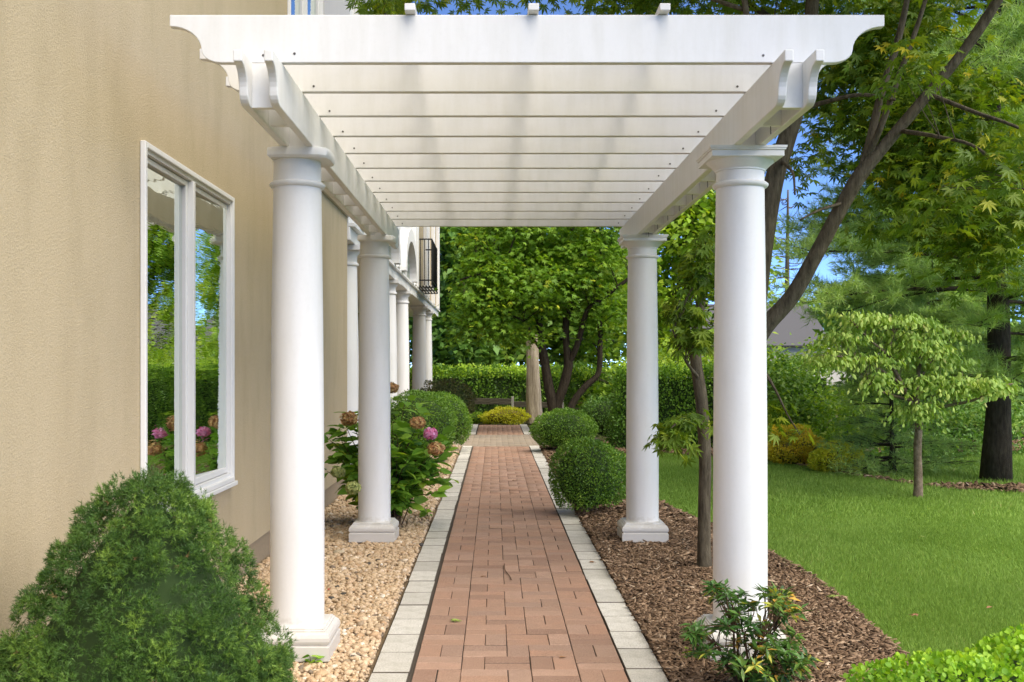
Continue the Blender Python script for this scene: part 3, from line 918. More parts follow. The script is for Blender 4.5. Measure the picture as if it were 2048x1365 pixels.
# ================================================================== PLANTS
def ball_points(g, n, lo=.5):
    d = nrm(g.normal(size=(n, 3)))
    r = (lo**3 + (1-lo**3)*g.random(n))**(1/3)
    return d*r[:,None]

def clumps(g, ells, per, cr, flat=.3, down=.5, spread=.35, tint=.5, lo=.45):
    """leaf sprays: ells = [(centre, radii, number of sprays)] -> pos, dir, normal, rnd, spray centres"""
    cs = np.concatenate([np.asarray(c)[None] + ball_points(g, n, lo)*np.asarray(r)[None] for c, r, n in ells])
    m = len(cs)
    size = cr*g.uniform(.6, 1.35, m)
    ct = g.random(m)
    tilt = g.normal(0, .25, (m, 2))
    k = per
    off = g.normal(size=(m, k, 3))*np.array([.6, .6, .6*flat])
    rr = np.sqrt((off[...,:2]**2).sum(-1))
    off[...,2] += (off[...,:2]*tilt[:,None,:]).sum(-1) - .25*rr**2
    pos = cs[:,None,:] + off*size[:,None,None]
    hd = off.copy(); hd[...,2] = 0
    d = nrm(hd) + g.normal(0, .5, hd.shape)
    d[...,2] -= down
    n = np.zeros_like(d); n[...,2] = 1
    n += g.normal(0, spread, d.shape)
    rnd_ = np.clip(tint*ct[:,None] + (1-tint)*g.random((m, k)), 0, 1)
    return pos.reshape(-1,3), d.reshape(-1,3), n.reshape(-1,3), rnd_.ravel(), cs

def twigs(mb, g, cs, limbs, r0=.006, frac=.6, maxd=2.0):
    pts = np.concatenate(limbs)
    for c in cs:
        if g.random() > frac: continue
        dd = np.linalg.norm(pts - c + np.array([0, 0, .25]), axis=1)
        q = pts[np.argmin(dd)]
        ln = np.linalg.norm(q-c)
        if ln > maxd or ln < .05: continue
        mid = (q+c)/2 + g.normal(0, .06*ln, 3) + np.array([0, 0, .07*ln])
        mb.tube(smooth_path([q, mid, c], 3), np.linspace(r0*(.6+.5*ln), r0*.4, 7), 4, cap=False)

def E(x, y, Y, rx, ry, rY, n):
    return (P(x, y, Y), (rx*Y/F, rY, ry*Y/F), n)

def tree(name, label, cat, base, trunk_mb, bark_m, leaf_me, group=None):
    t = tag(empty(name, base), label, cat, group)
    if trunk_mb is not None: trunk_mb.build('trunk', bark_m, t, smooth=True)
    for i, me in enumerate(leaf_me):
        link(me, me.name.split('.')[0], t)
    return t

# ---- clipped boxwood balls
def boxwood(name, label, c, r, n, seed, leaf=.02, mat='box', kind='oval', lump=.085, group='clipped boxwood balls along the path'):
    g = np.random.default_rng(seed)
    c, r = np.asarray(c, float), np.asarray(r, float)
    d = nrm(g.normal(size=(n, 3)))
    d = d[d[:,2] > -.75]
    n = len(d)
    lumpy = 1 + lump*fnoise(d, 5, seed) + lump*.6*fnoise(d, 13, seed+1)
    rad = lumpy*(1 - .16*g.random(n)**1.6 + .03*(g.random(n) > .93))
    pos = d*rad[:,None]*r
    pos[:,2] = np.maximum(pos[:,2], -r[2]*.93)
    dirv = d*.7 + g.normal(0, .55, (n, 3)) + np.array([0, 0, .35])
    nr = d + g.normal(0, .6, (n, 3)) + np.array([0, 0, .3])
    t = tag(empty(name, (c[0], c[1], 0)), label, 'shrub', group)
    rv = np.clip(.38 + .18*fnoise(d, 7, seed+2) + g.normal(0, .22, n), 0, 1)
    me = leaf_mesh('foliage', pos + c, dirv, nr, leaf*g.uniform(.7, 1.25, n), kind, rv, M[mat])
    link(me, 'foliage', t)
    k = ico_v.copy(); f = ico_f
    # twiggy inside
    cv = []
    seg, rings = 20, 12
    m = MB()
    vv, ff = [], []
    for i in range(rings+1):
        th = math.pi*i/rings
        for j in range(seg):
            a = 2*math.pi*j/seg
            vv.append((math.sin(th)*math.cos(a), math.sin(th)*math.sin(a), math.cos(th)))
    vv = np.array(vv)
    vv = vv*(.80 + .05*fnoise(vv, 5, seed))[:,None]
    for i in range(rings):
        for j in range(seg):
            ff.append((i*seg+j, (i+1)*seg+j, (i+1)*seg+(j+1) % seg, i*seg+(j+1) % seg))
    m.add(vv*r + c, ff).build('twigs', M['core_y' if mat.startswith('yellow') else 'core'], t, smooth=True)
    return t
boxwood('boxwood_shrub', 'near clipped round boxwood left of the right rear pergola column', (.90, 10.15, .36), (.375, .375, .36), 15000, 51, .021)
boxwood('boxwood_shrub', 'farther round boxwood by the right edge of the crossing path', (1.13, 17.6, .34), (.53, .5, .36), 13000, 52, .027)
boxwood('boxwood_shrub', 'big clipped boxwood left of the path, just behind the hydrangea', (-1.10, 15.4, .53), (.57, .62, .52), 17000, 53, .026)
boxwood('boxwood_shrub', 'clipped boxwood behind the big one, at the corner of the crossing path', (-.90, 17.6, .50), (.53, .6, .49), 14000, 54, .028)
boxwood('dark_shrub', 'low dark reddish shrub in front of the porch end beside the hedge', (-1.05, 23.0, .55), (.62, .6, .55), 7000, 55, .045, 'reddark', lump=.12, group=None)
boxwood('light_green_shrub', 'bright lime green clipped shrub in the bottom right corner', (1.60, 3.25, .24), (.50, .32, .33), 22000, 56, .018, 'lime2', 'round', .13, None)
boxwood('golden_shrub', 'golden yellow and orange shrub behind the lawn beside the right column', G(1597, 934, -.02)*[1,1,0]+[0, .12, .24], (.38, .3, .30), 12000, 57, .03, 'yellow', lump=.22, group=None)
boxwood('golden_shrub', 'golden shrub half hidden by the right front column', G(1548, 928, -.02)*[1,1,0]+[0, .35, .24], (.33, .3, .30), 9000, 62, .03, 'yellow', lump=.22, group=None)
boxwood('golden_shrub', 'smaller yellow green shrub at the foot of the young pine', G(1683, 948, -.02)*[1,1,0]+[0, .15, .16], (.32, .28, .22), 9000, 58, .03, 'yellowg', lump=.22, group=None)
boxwood('golden_shrub', 'low gold green shrub at the end of the brick path', (.27, 26.6, .15), (.58, .4, .22), 4500, 59, .04, 'yellowg', lump=.2, group=None)
boxwood('low_shrub', 'low green ground cover shrub left of the path end', (-.55, 27.0, .08), (.55, .4, .14), 3000, 60, .04, 'lime', lump=.2, group=None)
boxwood('dark_shrub', 'dark green shrub behind the boxwoods at the right of the far path', (2.2, 20.2, .42), (.62, .6, .44), 6000, 61, .045, 'darkleaf', lump=.16, group=None)

# ---- hedges
def hedge(name, label, x0, x1, y0, y1, h, n, seed, leaf):
    g = np.random.default_rng(seed)
    fx, fy = x1-x0, y1-y0
    area = np.array([fx*h, fx*fy*1.3, fy*h]); area = area/area.sum()
    side = g.choice(3, n, p=area)
    u, v = g.random(n), g.random(n)
    x = np.where(side == 2, x0, x0+u*fx)
    y = np.where(side == 0, y0, y0+np.where(side == 2, u, v)*fy)
    z = np.where(side == 1, h, v*h)
    p = np.stack([x, y, z], 1)
    nm = np.zeros((n, 3)); nm[side == 0, 1] = -1; nm[side == 1, 2] = 1; nm[side == 2, 0] = -1
    bulge = .10*fnoise(p, 2.5, seed) + .06*fnoise(p, 7, seed+1) - .14*g.random(n)**1.5
    p = p + nm*bulge[:,None] + g.normal(0, .03, (n, 3))
    edge = np.minimum((h - p[:,2])/.25, 1)
    p[:,1] += np.where(side == 0, .14*(1-edge)**2, 0)
    d = nm*.6 + g.normal(0, .6, (n, 3)) + np.array([0, 0, .5])
    t = tag(empty(name, ((x0+x1)/2, y0, 0)), label, 'hedge')
    rv = np.clip(.45 + .2*fnoise(p, 3, seed+2) + g.normal(0, .22, n), 0, 1)
    link(leaf_mesh('foliage', p, d, nm+g.normal(0, .6, (n, 3))+[0, 0, .3], leaf*g.uniform(.7, 1.3, n), 'oval', rv, M['hedge']), 'foliage', t)
    # upright fresh shoots on top, paler still to paint the sunlit hedge top
    ns = int(fx*130)
    b = np.stack([g.uniform(x0, x1, ns), g.uniform(y0, y1, ns), np.full(ns, h-.20)], 1)
    sh = g.uniform(.05, .24, ns)*(1+.5*fnoise(b, 4, seed+4))
    k = 11
    tt = g.random((ns, k))
    lean = g.normal(0, .25, (ns, 1, 2))
    q = np.repeat(b[:,None,:], k, 1)
    q[...,2] += tt*np.maximum(sh, .05)[:,None] + .12*tt
    q[...,:2] += lean*tt[...,None]*sh[:,None,None] + g.normal(0, .015, (ns, k, 2))
    q = q.reshape(-1, 3)
    link(leaf_mesh('shoots', q, g.normal(0, 1, q.shape)+[0, 0, .8], g.normal(0, 1, q.shape)+[0, 0, .6], leaf*g.uniform(.7, 1.2, len(q)), 'oval', g.random(len(q)), M['shoot']), 'shoots', t)
    MB().box(x0+.14, x1-.02, y0+.16, y1-.1, -.05, h-.16).build('twigs', M['core'], t)
    return t
hedge('hedge', 'tall clipped hedge behind the lawn, right of the rear column', 2.0, 5.6, 17.9, 18.8, 1.36, 16000, 71, .05)
hedge('hedge', 'long hedge beyond the rail fence at the end of the path', -3.6, 2.4, 29.6, 31.0, 1.28, 16000, 72, .075)
hedge('hedge', 'low leafy hedge stretch between the centre maple and the right rear column', 1.75, 3.6, 24.0, 25.0, 1.25, 7000, 73, .06)

# ---- dwarf spruce
g = np.random.default_rng(81)
SC = np.array([-1.062, 3.30, 0])
zz = np.array([0, .1, .3, .43, .53, .683, .837, .93, .99, 1.03, 1.06, 1.085])*.985
rr_ = np.array([.35, .39, .415, .405, .38, .31, .235, .175, .125, .09, .055, .012])
def spruce_r(z): return np.interp(z, zz, rr_)
nc = 980                                             # branchlet ends, each a small dense tuft of needles
zc = np.concatenate([1.045*(1-np.sqrt(g.random(nc))), g.uniform(.8, 1.05, 90)])
nc = len(zc)
ac = g.uniform(0, 2*math.pi, nc)
axc = np.stack([np.cos(ac), np.sin(ac), 0*ac], 1)
pc_ = np.stack([np.cos(ac)*.4, np.sin(ac)*.4, zc], 1)
big_l = fnoise(pc_, 9, 82)*.034 + .014*g.normal(size=nc)
cc = SC + axc*(spruce_r(zc) + big_l*np.minimum(1, spruce_r(zc)/.15) - .03*g.random(nc)**2)[:,None] + np.stack([0*zc, 0*zc, zc], 1)
lobe = SC + np.array([.335, .05, .38])               # side shoot that reaches towards the column foot
cl_ = lobe + ball_points(g, 26, .6)*np.array([.09, .09, .12])
cc = np.concatenate([cc, cl_]); axc = np.concatenate([axc, nrm(cl_-lobe)])
nc = len(cc)
per_c = 32
outd = nrm(axc + np.array([0, 0, .35]))
off = nrm(g.normal(size=(nc, per_c, 3)) + 1.1*outd[:,None,:])
crad = g.uniform(.020, .050, nc)
pos = (cc[:,None,:] + off*(crad[:,None]*g.uniform(.55, 1.0, (nc, per_c)))[...,None]).reshape(-1, 3)
ax = off.reshape(-1, 3)
n_in = 7000                                          # inner needles between the tufts, tinted darker to look shaded
zi = 1.03*(1-np.sqrt(g.random(n_in))); ai = g.uniform(0, 2*math.pi, n_in)
axi = np.stack([np.cos(ai), np.sin(ai), 0*ai], 1)
ri = np.maximum(spruce_r(zi) + fnoise(np.stack([np.cos(ai)*.45, np.sin(ai)*.45, zi], 1), 9, 82)*.028 - .045*g.uniform(.5, 1.2, n_in), .005)
pin = SC + axi*ri[:,None] + np.stack([0*zi, 0*zi, zi*.97], 1)
pos = np.concatenate([pos, pin]); ax = np.concatenate([ax, axi])
n = len(pos)
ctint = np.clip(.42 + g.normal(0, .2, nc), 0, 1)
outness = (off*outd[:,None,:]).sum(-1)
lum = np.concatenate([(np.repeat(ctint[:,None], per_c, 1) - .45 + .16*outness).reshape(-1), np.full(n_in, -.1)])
td = nrm(ax*.9 + g.normal(0, .3, (n, 3)) + np.array([0, 0, .25]))
k = 11
tt = g.random((n, k))**.7
side = nrm(np.cross(np.repeat(td[:,None,:], k, 1), g.normal(size=(n, k, 3))))
q = pos[:,None,:] + td[:,None,:]*(tt*.018)[...,None]
nd = side*.8 + td[:,None,:]*(.3+.9*tt)[...,None]
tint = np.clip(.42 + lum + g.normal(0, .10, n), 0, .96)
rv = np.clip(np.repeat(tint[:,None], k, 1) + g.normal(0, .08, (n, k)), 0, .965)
rv[g.random(n) < .004] = 1.0
spr = tag(empty('dwarf_spruce', tuple(SC)), 'dense conical dwarf spruce in the lower left corner against the stucco wall', 'conifer')
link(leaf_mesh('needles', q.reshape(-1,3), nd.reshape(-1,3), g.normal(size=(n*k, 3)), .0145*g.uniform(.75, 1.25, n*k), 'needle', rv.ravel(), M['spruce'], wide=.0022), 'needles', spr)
zf = np.linspace(0, 1.04, 30)
cv, cf = [], []
for zq in zf:
    for k in range(36):
        a = 2*math.pi*k/36
        cv.append((math.cos(a), math.sin(a), zq))
cv = np.array(cv)
pc = np.stack([cv[:,0]*.45, cv[:,1]*.45, cv[:,2]], 1)
rc = np.maximum(np.interp(cv[:,2], zz, rr_) + fnoise(pc, 9, 82)*.028 - .06, .003)
cv = SC + np.stack([cv[:,0]*rc, cv[:,1]*rc, cv[:,2]*.96], 1)
cf = [(i*36+k, i*36+(k+1) % 36, (i+1)*36+(k+1) % 36, (i+1)*36+k) for i in range(29) for k in range(36)]
MB().add(cv, cf).build('twigs', M['core'], spr, smooth=True)

# ---- the maples by the right columns
g = np.random.default_rng(91)
mb = MB(); LB = []
LB.append(limb(mb, [(1478, 1112, 8.05, 26), (1478, 1060, 8.1, 20), (1484, 900, 8.15, 19), (1494, 760, 8.15, 19), (1510, 640, 8.2, 19), (1522, 530, 8.2, 19), (1536, 430, 8.2, 19),
                    (1551, 350, 8.2, 19), (1573, 280, 8.2, 18), (1592, 220, 8.2, 16), (1612, 120, 8.2, 14), (1625, 0, 8.2, 13), (1640, -200, 8.2, 10), (1620, -420, 8.2, 6)], 12))
LB.append(limb(mb, [(1493, 765, 8.12, 15), (1508, 705, 8.0, 16), (1530, 655, 7.95, 17), (1585, 592, 7.9, 16), (1632, 510, 7.85, 15), (1680, 420, 7.8, 14.5), (1722, 348, 7.75, 15), (1772, 288, 7.7, 12), (1850, 196, 7.6, 11), (1920, 112, 7.5, 10), (1985, 20, 7.4, 9), (2060, -120, 7.3, 7), (2120, -300, 7.2, 4)], 11))
LB.append(limb(mb, [(1722, 350, 7.75, 10), (1738, 290, 7.75, 9), (1762, 190, 7.7, 8), (1792, 95, 7.7, 7.5), (1812, 10, 7.7, 6), (1835, -120, 7.7, 4)], 8))
LB.append(limb(mb, [(1733, 320, 7.74, 7), (1765, 245, 7.6, 6.5), (1795, 160, 7.5, 6), (1832, 60, 7.4, 5), (1860, -30, 7.4, 4)], 8))
LB.append(limb(mb, [(1905, 130, 7.52, 7), (1955, 55, 7.6, 6), (2010, -30, 7.7, 5)], 7))
LB.append(limb(mb, [(1860, 190, 7.6, 5), (1950, 225, 7.3, 4), (2048, 262, 7.0, 3), (2130, 330, 6.8, 2)], 6))
LB.append(limb(mb, [(1800, 262, 7.68, 5), (1880, 275, 7.2, 4), (1960, 300, 6.9, 3), (2070, 400, 6.7, 2)], 6))
LB.append(limb(mb, [(1592, 222, 8.2, 6), (1650, 205, 7.9, 5), (1720, 190, 7.7, 4), (1790, 200, 7.5, 3)], 6))
LB.append(limb(mb, [(1560, 320, 8.2, 5), (1585, 345, 7.9, 3), (1590, 390, 7.8, 2)], 5))
LB.append(limb(mb, [(1690, 405, 7.8, 4), (1640, 420, 7.6, 3), (1600, 440, 7.5, 2)], 5))
LB.append(limb(mb, [(1612, 100, 8.2, 8), (1500, 10, 8.6, 6), (1350, -40, 8.9, 4), (1200, -60, 9.0, 3)], 6))
ellsB = [E(1880, 330, 8.5, 190, 90, .5, 100), E(1985, 430, 8.3, 100, 70, .6, 55), E(1800, 190, 8.6, 160, 110, .5, 95), E(1670, 170, 8.8, 50, 70, .3, 17), E(1590, 330, 8.6, 26, 46, .15, 5),
         E(1650, 290, 8.8, 36, 40, .3, 3), E(1700, 60, 8.8, 120, 70, .5, 50), E(1975, 190, 8.2, 50, 40, .4, 9), E(1860, 20, 8.6, 60, 40, .5, 22), E(1995, 520, 8.2, 60, 40, .4, 14),
         E(1790, 440, 8.4, 70, 30, .4, 10), E(1990, 330, 6.9, 70, 40, .25, 13), E(1900, 400, 6.9, 60, 30, .25, 8), E(1830, 120, 7.0, 40, 40, .2, 5)]
pos, d, nn, rv, cs = clumps(g, ellsB, 17, .26, .35, .55, .4, .55, .3)
twigs(mb, g, cs, LB, .005, .5, .55)
LB.append(limb(mb, [(1500, 700, 8.15, 6), (1545, 770, 8.0, 3), (1575, 830, 7.9, 2), (1600, 870, 7.9, 1.2)], 5))
p2, d2, n2, r2, _ = clumps(g, [E(1556, 822, 7.95, 22, 18, .1, 6), E(1600, 858, 7.9, 8, 5, .05, 1), E(1545, 850, 7.9, 12, 12, .1, 3)], 7, .09, .4, .7, .4, .4, .1)
p3, d3, n3, r3, c3 = clumps(g, [((2.9, 7.0, 5.6), (1.9, 3.6, 1.3), 300), ((3.0, 8.0, 7.4), (1.7, 3.6, 1.2), 220), ((2.6, 3.4, 5.2), (1.4, 2.2, 1.2), 150), ((2.4, 11.0, 5.8), (1.4, 2.0, 1.2), 90)], 17, .34, .35, .5, .4, .5, .2)  # crown mostly above the view, added to shade wall and pergola
twigs(mb, g, c3, LB, .008, .3, .8)
up = leaf_mesh('shade_crown', p3, d3, n3, .115*g.uniform(.7, 1.2, len(p3)), 'maple5', np.clip(r3*.9, 0, 1), M['maple'])
pos, d, nn, rv = np.concatenate([pos, p2]), np.concatenate([d, d2]), np.concatenate([nn, n2]), np.concatenate([rv, np.clip(r2*.5+.4, 0, .9)])
tree('maple_tree', 'maple with curved limbs spreading over the lawn behind the right front column', 'tree', tuple(P(1478, 1112, 8.05)*[1,1,0]), mb, M['bark'],
     [leaf_mesh('crown', pos, d, nn, .082*g.uniform(.65, 1.25, len(pos)), 'maple', rv, M['maple']), up])

g = np.random.default_rng(92)
mb = MB(); LA = []
LA.append(limb(mb, [(1409, 1148, 7.4, 17), (1408, 1090, 7.4, 13.5), (1409, 1000, 7.4, 12.5), (1410, 920, 7.4, 12.5), (1404, 800, 7.4, 12.5), (1393, 710, 7.4, 11.5), (1397, 640, 7.4, 10), (1407, 570, 7.4, 9.5), (1424, 510, 7.4, 9),
                    (1452, 430, 7.5, 9), (1480, 330, 7.6, 8), (1500, 180, 7.7, 7), (1490, 0, 7.8, 6), (1440, -220, 8.0, 4)], 11, wob=.006))
LA.append(limb(mb, [(1400, 760, 7.4, 4), (1370, 720, 7.2, 3), (1345, 660, 7.1, 2)], 5))
LA.append(limb(mb, [(1407, 850, 7.4, 3), (1385, 838, 7.2, 2.4), (1350, 850, 7.05, 1.6), (1325, 880, 7.0, 1)], 5))
LA.append(limb(mb, [(1490, 20, 7.8, 5), (1350, -20, 8.1, 4), (1150, -30, 8.4, 3), (950, -45, 8.6, 2.4), (800, -20, 8.7, 2)], 6))
ellsA = [E(1560, -10, 8.6, 130, 60, .6, 40), E(1380, -25, 8.6, 120, 50, .6, 30), E(1220, -10, 8.7, 70, 34, .5, 17), E(800, -8, 8.8, 70, 34, .5, 16), E(930, -45, 8.8, 70, 45, .5, 14), E(1100, -50, 8.8, 70, 40, .5, 12),
         ((.6, 8.0, 5.1), (1.5, 1.6, .6), 60)]
pos, d, nn, rv, cs = clumps(g, ellsA, 15, .21, .4, .7, .4, .5, .2)
p2, d2, n2, r2, c2 = clumps(g, [E(1398, 555, 7.15, 24, 34, .12, 12), E(1378, 612, 7.1, 34, 18, .12, 11), E(1388, 668, 7.1, 26, 30, .12, 14), E(1410, 480, 7.3, 20, 26, .12, 7), E(1400, 515, 7.2, 28, 16, .12, 7),
                                E(1350, 868, 7.02, 28, 20, .08, 9), E(1388, 836, 7.1, 24, 8, .08, 6), E(745, 18, 8.9, 18, 12, .1, 4)], 8, .085, .45, .9, .4, .4, .1)
pos, d, nn, rv, cs = np.concatenate([pos, p2]), np.concatenate([d, d2]), np.concatenate([nn, n2]), np.concatenate([rv, r2]), np.concatenate([cs, c2])
twigs(mb, g, cs, LA, .005, .6, .6)
tree('maple_tree', 'slender maple trunk in the mulch bed between the two right columns', 'tree', tuple(P(1409, 1148, 7.4)*[1,1,0]), mb, M['bark'],
     [leaf_mesh('crown', pos, d, nn, .078*g.uniform(.65, 1.25, len(pos)), 'maple', np.clip(rv*.93, 0, 1), M['maple'])])

g = np.random.default_rng(93)
mb = MB(); LC = []; YC = 23.0
LC.append(limb(mb, [(1108, 868, YC, 15), (1108, 825, YC, 12), (1097, 770, YC, 9.5), (1088, 715, YC, 9), (1083, 680, YC, 7), (1078, 620, YC, 6), (1085, 540, YC, 5), (1080, 440, YC, 4), (1070, 350, YC, 2)], 10))
LC.append(limb(mb, [(1118, 868, YC, 12), (1114, 815, YC, 10), (1128, 770, YC, 10), (1137, 728, YC, 9.5), (1133, 690, YC, 7), (1133, 640, YC, 6.5), (1146, 595, YC, 5.5), (1150, 520, YC, 5), (1140, 430, YC, 3)], 9))
LC.append(limb(mb, [(1137, 728, YC, 7), (1152, 697, 22.9, 6.5), (1163, 660, 22.8, 6), (1176, 620, 22.7, 5.5), (1203, 598, 22.6, 5), (1236, 574, 22.5, 4), (1280, 540, 22.4, 3)], 8))
LC.append(limb(mb, [(1128, 862, 22.9, 10), (1145, 808, 22.9, 7.5), (1172, 772, 22.9, 7), (1196, 748, 22.9, 6), (1200, 700, 22.9, 5.5), (1199, 640, 22.9, 5), (1190, 590, 22.9, 5), (1205, 520, 22.9, 4), (1240, 450, 22.9, 3)], 8))
LC.append(limb(mb, [(1083, 700, YC, 4), (1068, 680, 22.8, 3.2), (1053, 650, 22.6, 2.6), (1010, 620, 22.4, 2)], 6))
LC.append(limb(mb, [(1080, 610, YC, 4), (1040, 560, 22.6, 3.4), (980, 545, 22.3, 2.4), (920, 560, 22.1, 1.6)], 6))
LC.append(limb(mb, [(1150, 540, YC, 4), (1180, 480, 23.2, 3), (1220, 420, 23.4, 2)], 6))
ellsC = [E(1060, 560, 22.8, 130, 75, 1.4, 165), E(985, 555, 22.4, 62, 60, .8, 80), E(965, 640, 22.2, 42, 36, .5, 36), E(1180, 520, 23, 95, 60, 1.3, 120), E(1035, 660, 22.6, 60, 24, .8, 24), E(1015, 480, 23, 95, 50, 1.2, 95),
         E(1130, 440, 23, 150, 60, 1.4, 150), E(1220, 620, 22.9, 45, 60, .8, 34), E(1185, 690, 23.4, 40, 36, .6, 14), E(935, 596, 21.6, 12, 8, .15, 3), E(1075, 350, 23, 140, 70, 1.6, 100), E(1210, 790, 23.4, 40, 30, .6, 16)]
pos, d, nn, rv, cs = clumps(g, ellsC, 29, .35, .28, .5, .45, .6, .45)
twigs(mb, g, cs, LC, .012, .4, 1.6)
tree('maple_tree', 'multi stemmed maple with dark forked trunks centred beyond the path', 'tree', tuple(P(1112, 868, YC)*[1,1,0]), mb, M['bark_d'],
     [leaf_mesh('crown', pos, d, nn, .095*g.uniform(.6, 1.3, len(pos)), 'maple5', rv, M['maple_c'])])

# ---- dogwood on the lawn
g = np.random.default_rng(94)
mb = MB(); LD = []; YD = 11.5
LD.append(limb(mb, [(1836, 998, YD, 10), (1837, 960, YD, 8.5), (1836, 900, YD, 8), (1838, 845, YD, 7), (1832, 800, YD, 6), (1838, 740, YD, 4), (1845, 680, YD, 3), (1850, 650, YD, 2)], 8, wob=.008))
LD.append(limb(mb, [(1836, 830, YD, 5), (1805, 770, YD, 4.5), (1778, 712, 11.4, 4), (1786, 668, 11.4, 3.2), (1780, 630, 11.4, 2)], 7, wob=.006))
LD.append(limb(mb, [(1778, 712, 11.4, 3), (1740, 680, 11.3, 2.5), (1700, 640, 11.2, 2)], 6, wob=.006))
LD.append(limb(mb, [(1800, 765, YD, 3.5), (1745, 730, 11.3, 2.6), (1690, 715, 11.1, 2), (1650, 712, 11.0, 1.4)], 6, wob=.006))
LD.append(limb(mb, [(1820, 800, YD, 3.5), (1770, 785, 11.3, 2.6), (1735, 765, 11.2, 2)], 6, wob=.006))
LD.append(limb(mb, [(1837, 835, YD, 4.5), (1885, 815, 11.3, 3.5), (1945, 802, 11.1, 2.8), (1995, 775, 11.0, 2), (2025, 768, 11.0, 1.4)], 6, wob=.006))
LD.append(limb(mb, [(1838, 760, YD, 3.5), (1870, 710, 11.5, 2.6), (1910, 670, 11.5, 1.8)], 6, wob=.006))
ellsD = [E(1720, 632, 11.2, 50, 11, .25, 16), E(1800, 640, 11.3, 75, 12, .3, 22), E(1690, 672, 11.2, 42, 13, .25, 14), E(1660, 715, 11.0, 38, 11, .2, 12), E(1730, 715, 11.2, 50, 12, .25, 14), E(1745, 758, 11.2, 34, 16, .2, 11),
         E(1835, 690, 11.4, 60, 14, .3, 16), E(1900, 668, 11.5, 28, 11, .2, 8), E(1880, 720, 11.4, 40, 14, .25, 13), E(1850, 765, 11.2, 55, 18, .25, 16), E(1935, 768, 11.0, 60, 13, .25, 20), E(1995, 770, 11.0, 36, 10, .2, 12),
         E(1835, 815, 11.2, 42, 22, .22, 17), E(1800, 665, 11.4, 80, 12, .3, 14), E(1780, 610+90, 11.4, 50, 12, .25, 8)]
pos, d, nn, rv, cs = clumps(g, ellsD, 24, .14, .25, 1.6, .7, .5, .1)
twigs(mb, g, cs, LD, .004, .8)
tree('dogwood_tree', 'small dogwood with pale drooping leaves standing on the lawn', 'tree', tuple(P(1836, 998, YD)*[1,1,0]), mb, M['bark_y'],
     [leaf_mesh('crown', pos, d, nn, .060*g.uniform(.6, 1.3, len(pos)), 'droop', rv, M['dogwood'])])

# ---- pines
def pine(name, label, base, height, levels, reach, z0, seed, tufts=8, needle=.12, wide=.0042, az=None, trunk_r=.17, taper=.8, per=11, droop=.12):
    g = np.random.default_rng(seed)
    base = np.asarray(base, float)
    mb = MB()
    tz = np.linspace(0, height, 14)
    tp = base + np.stack([.06*np.sin(tz*.9+seed), .05*np.cos(tz*.7), tz], 1)
    mb.tube(tp, trunk_r*(1-tz/height*.93) + .05*trunk_r*0 + np.where(tz < .3, trunk_r*.25, 0), 12)
    tp_pos, tp_dir, tint = [], [], []
    for lv in range(levels):
        zl = z0 + (height*.97-z0)*(lv/levels)**1.0
        R0 = reach*(1-(zl-z0)/(height-z0))**taper + .25
        if base[0] > 6 and base[1] < 15 and zl < 2.1: R0 *= .62
        nb = 5
        a0 = g.uniform(0, 6.28)
        for b in range(nb):
            a = a0 + b*2*math.pi/nb + g.normal(0, .25)
            if az is not None and math.cos(a-az) < -.35: continue
            Rb = R0*g.uniform(.7, 1.1)
            rise = g.uniform(-.02, .25)
            t = np.linspace(0, 1, 7)
            o = base + np.array([.06*math.sin(zl*.9+seed), .05*math.cos(zl*.7), zl + g.normal(0, .08)])
            hd = np.array([math.cos(a), math.sin(a), 0]); sdv = np.array([-hd[1], hd[0], 0])
            pts = o + hd*(t*Rb)[:,None] + sdv*(.10*Rb*np.sin(t*3+g.uniform(0, 6)))[:,None]*.6 + np.array([0, 0, 1])*(rise*t*Rb*.6 - droop*Rb*t*t)[:,None]
            mb.tube(pts, np.linspace(.020*Rb/2+.008, .003, 7), 5, cap=False)
            ct = g.random()
            ntw = int(5 + 6.5*Rb)
            for k in range(ntw):
                s = .22 + .78*(k+g.random())/ntw
                p0 = np.array([np.interp(s, t, pts[:,i]) for i in range(3)])
                sg = 1 if k % 2 else -1
                ln = Rb*(.12+.36*(1-s))*g.uniform(.7, 1.2) + .12
                dv = nrm(hd*.75 + sdv*sg*g.uniform(.4, 1.0) + np.array([0, 0, g.normal(.10, .12)]))
                p1 = p0 + dv*ln
                if ln > .25: mb.tube([p0, (p0+p1)/2 + [0, 0, .02], p1], [.006, .004, .002], 4, cap=False)
                m = max(3, int(tufts*ln/.32))
                for q in range(m):
                    u = .15 + .85*(q+g.random())/m
                    tp_pos.append(p0 + (p1-p0)*u + g.normal(0, .03, 3)); tp_dir.append(nrm(dv*.8 + g.normal(0, .4, 3) + np.array([0, 0, .4])))
                    tint.append(np.clip(.3*ct + .5*g.random() + .2*s, 0, 1))
    pos, dv = np.array(tp_pos), np.array(tp_dir)
    n = len(pos)
    nd = dv[:,None,:]*.75 + g.normal(0, .55, (n, per, 3))
    t = tag(empty(name, tuple(base)), label, 'conifer')
    mb.build('trunk', M['bark_d'], t, smooth=True)
    rv = np.clip(np.repeat(np.array(tint)[:,None], per, 1) + g.normal(0, .1, (n, per)), 0, 1)
    link(leaf_mesh('needles', np.repeat(pos, per, 0), nd.reshape(-1,3), g.normal(size=(n*per, 3)), needle*g.uniform(.7, 1.2, n*per), 'needle', rv.ravel(), M['pine'], wide=wide), 'needles', t)
    return t
pine('pine_tree', 'tall pine with a thick dark trunk at the right edge of the photo', (6.15, 13.2, -.03), 11.5, 28, 2.7, 1.25, 101, tufts=11, needle=.14, wide=.007, trunk_r=.155, taper=.6, per=11)
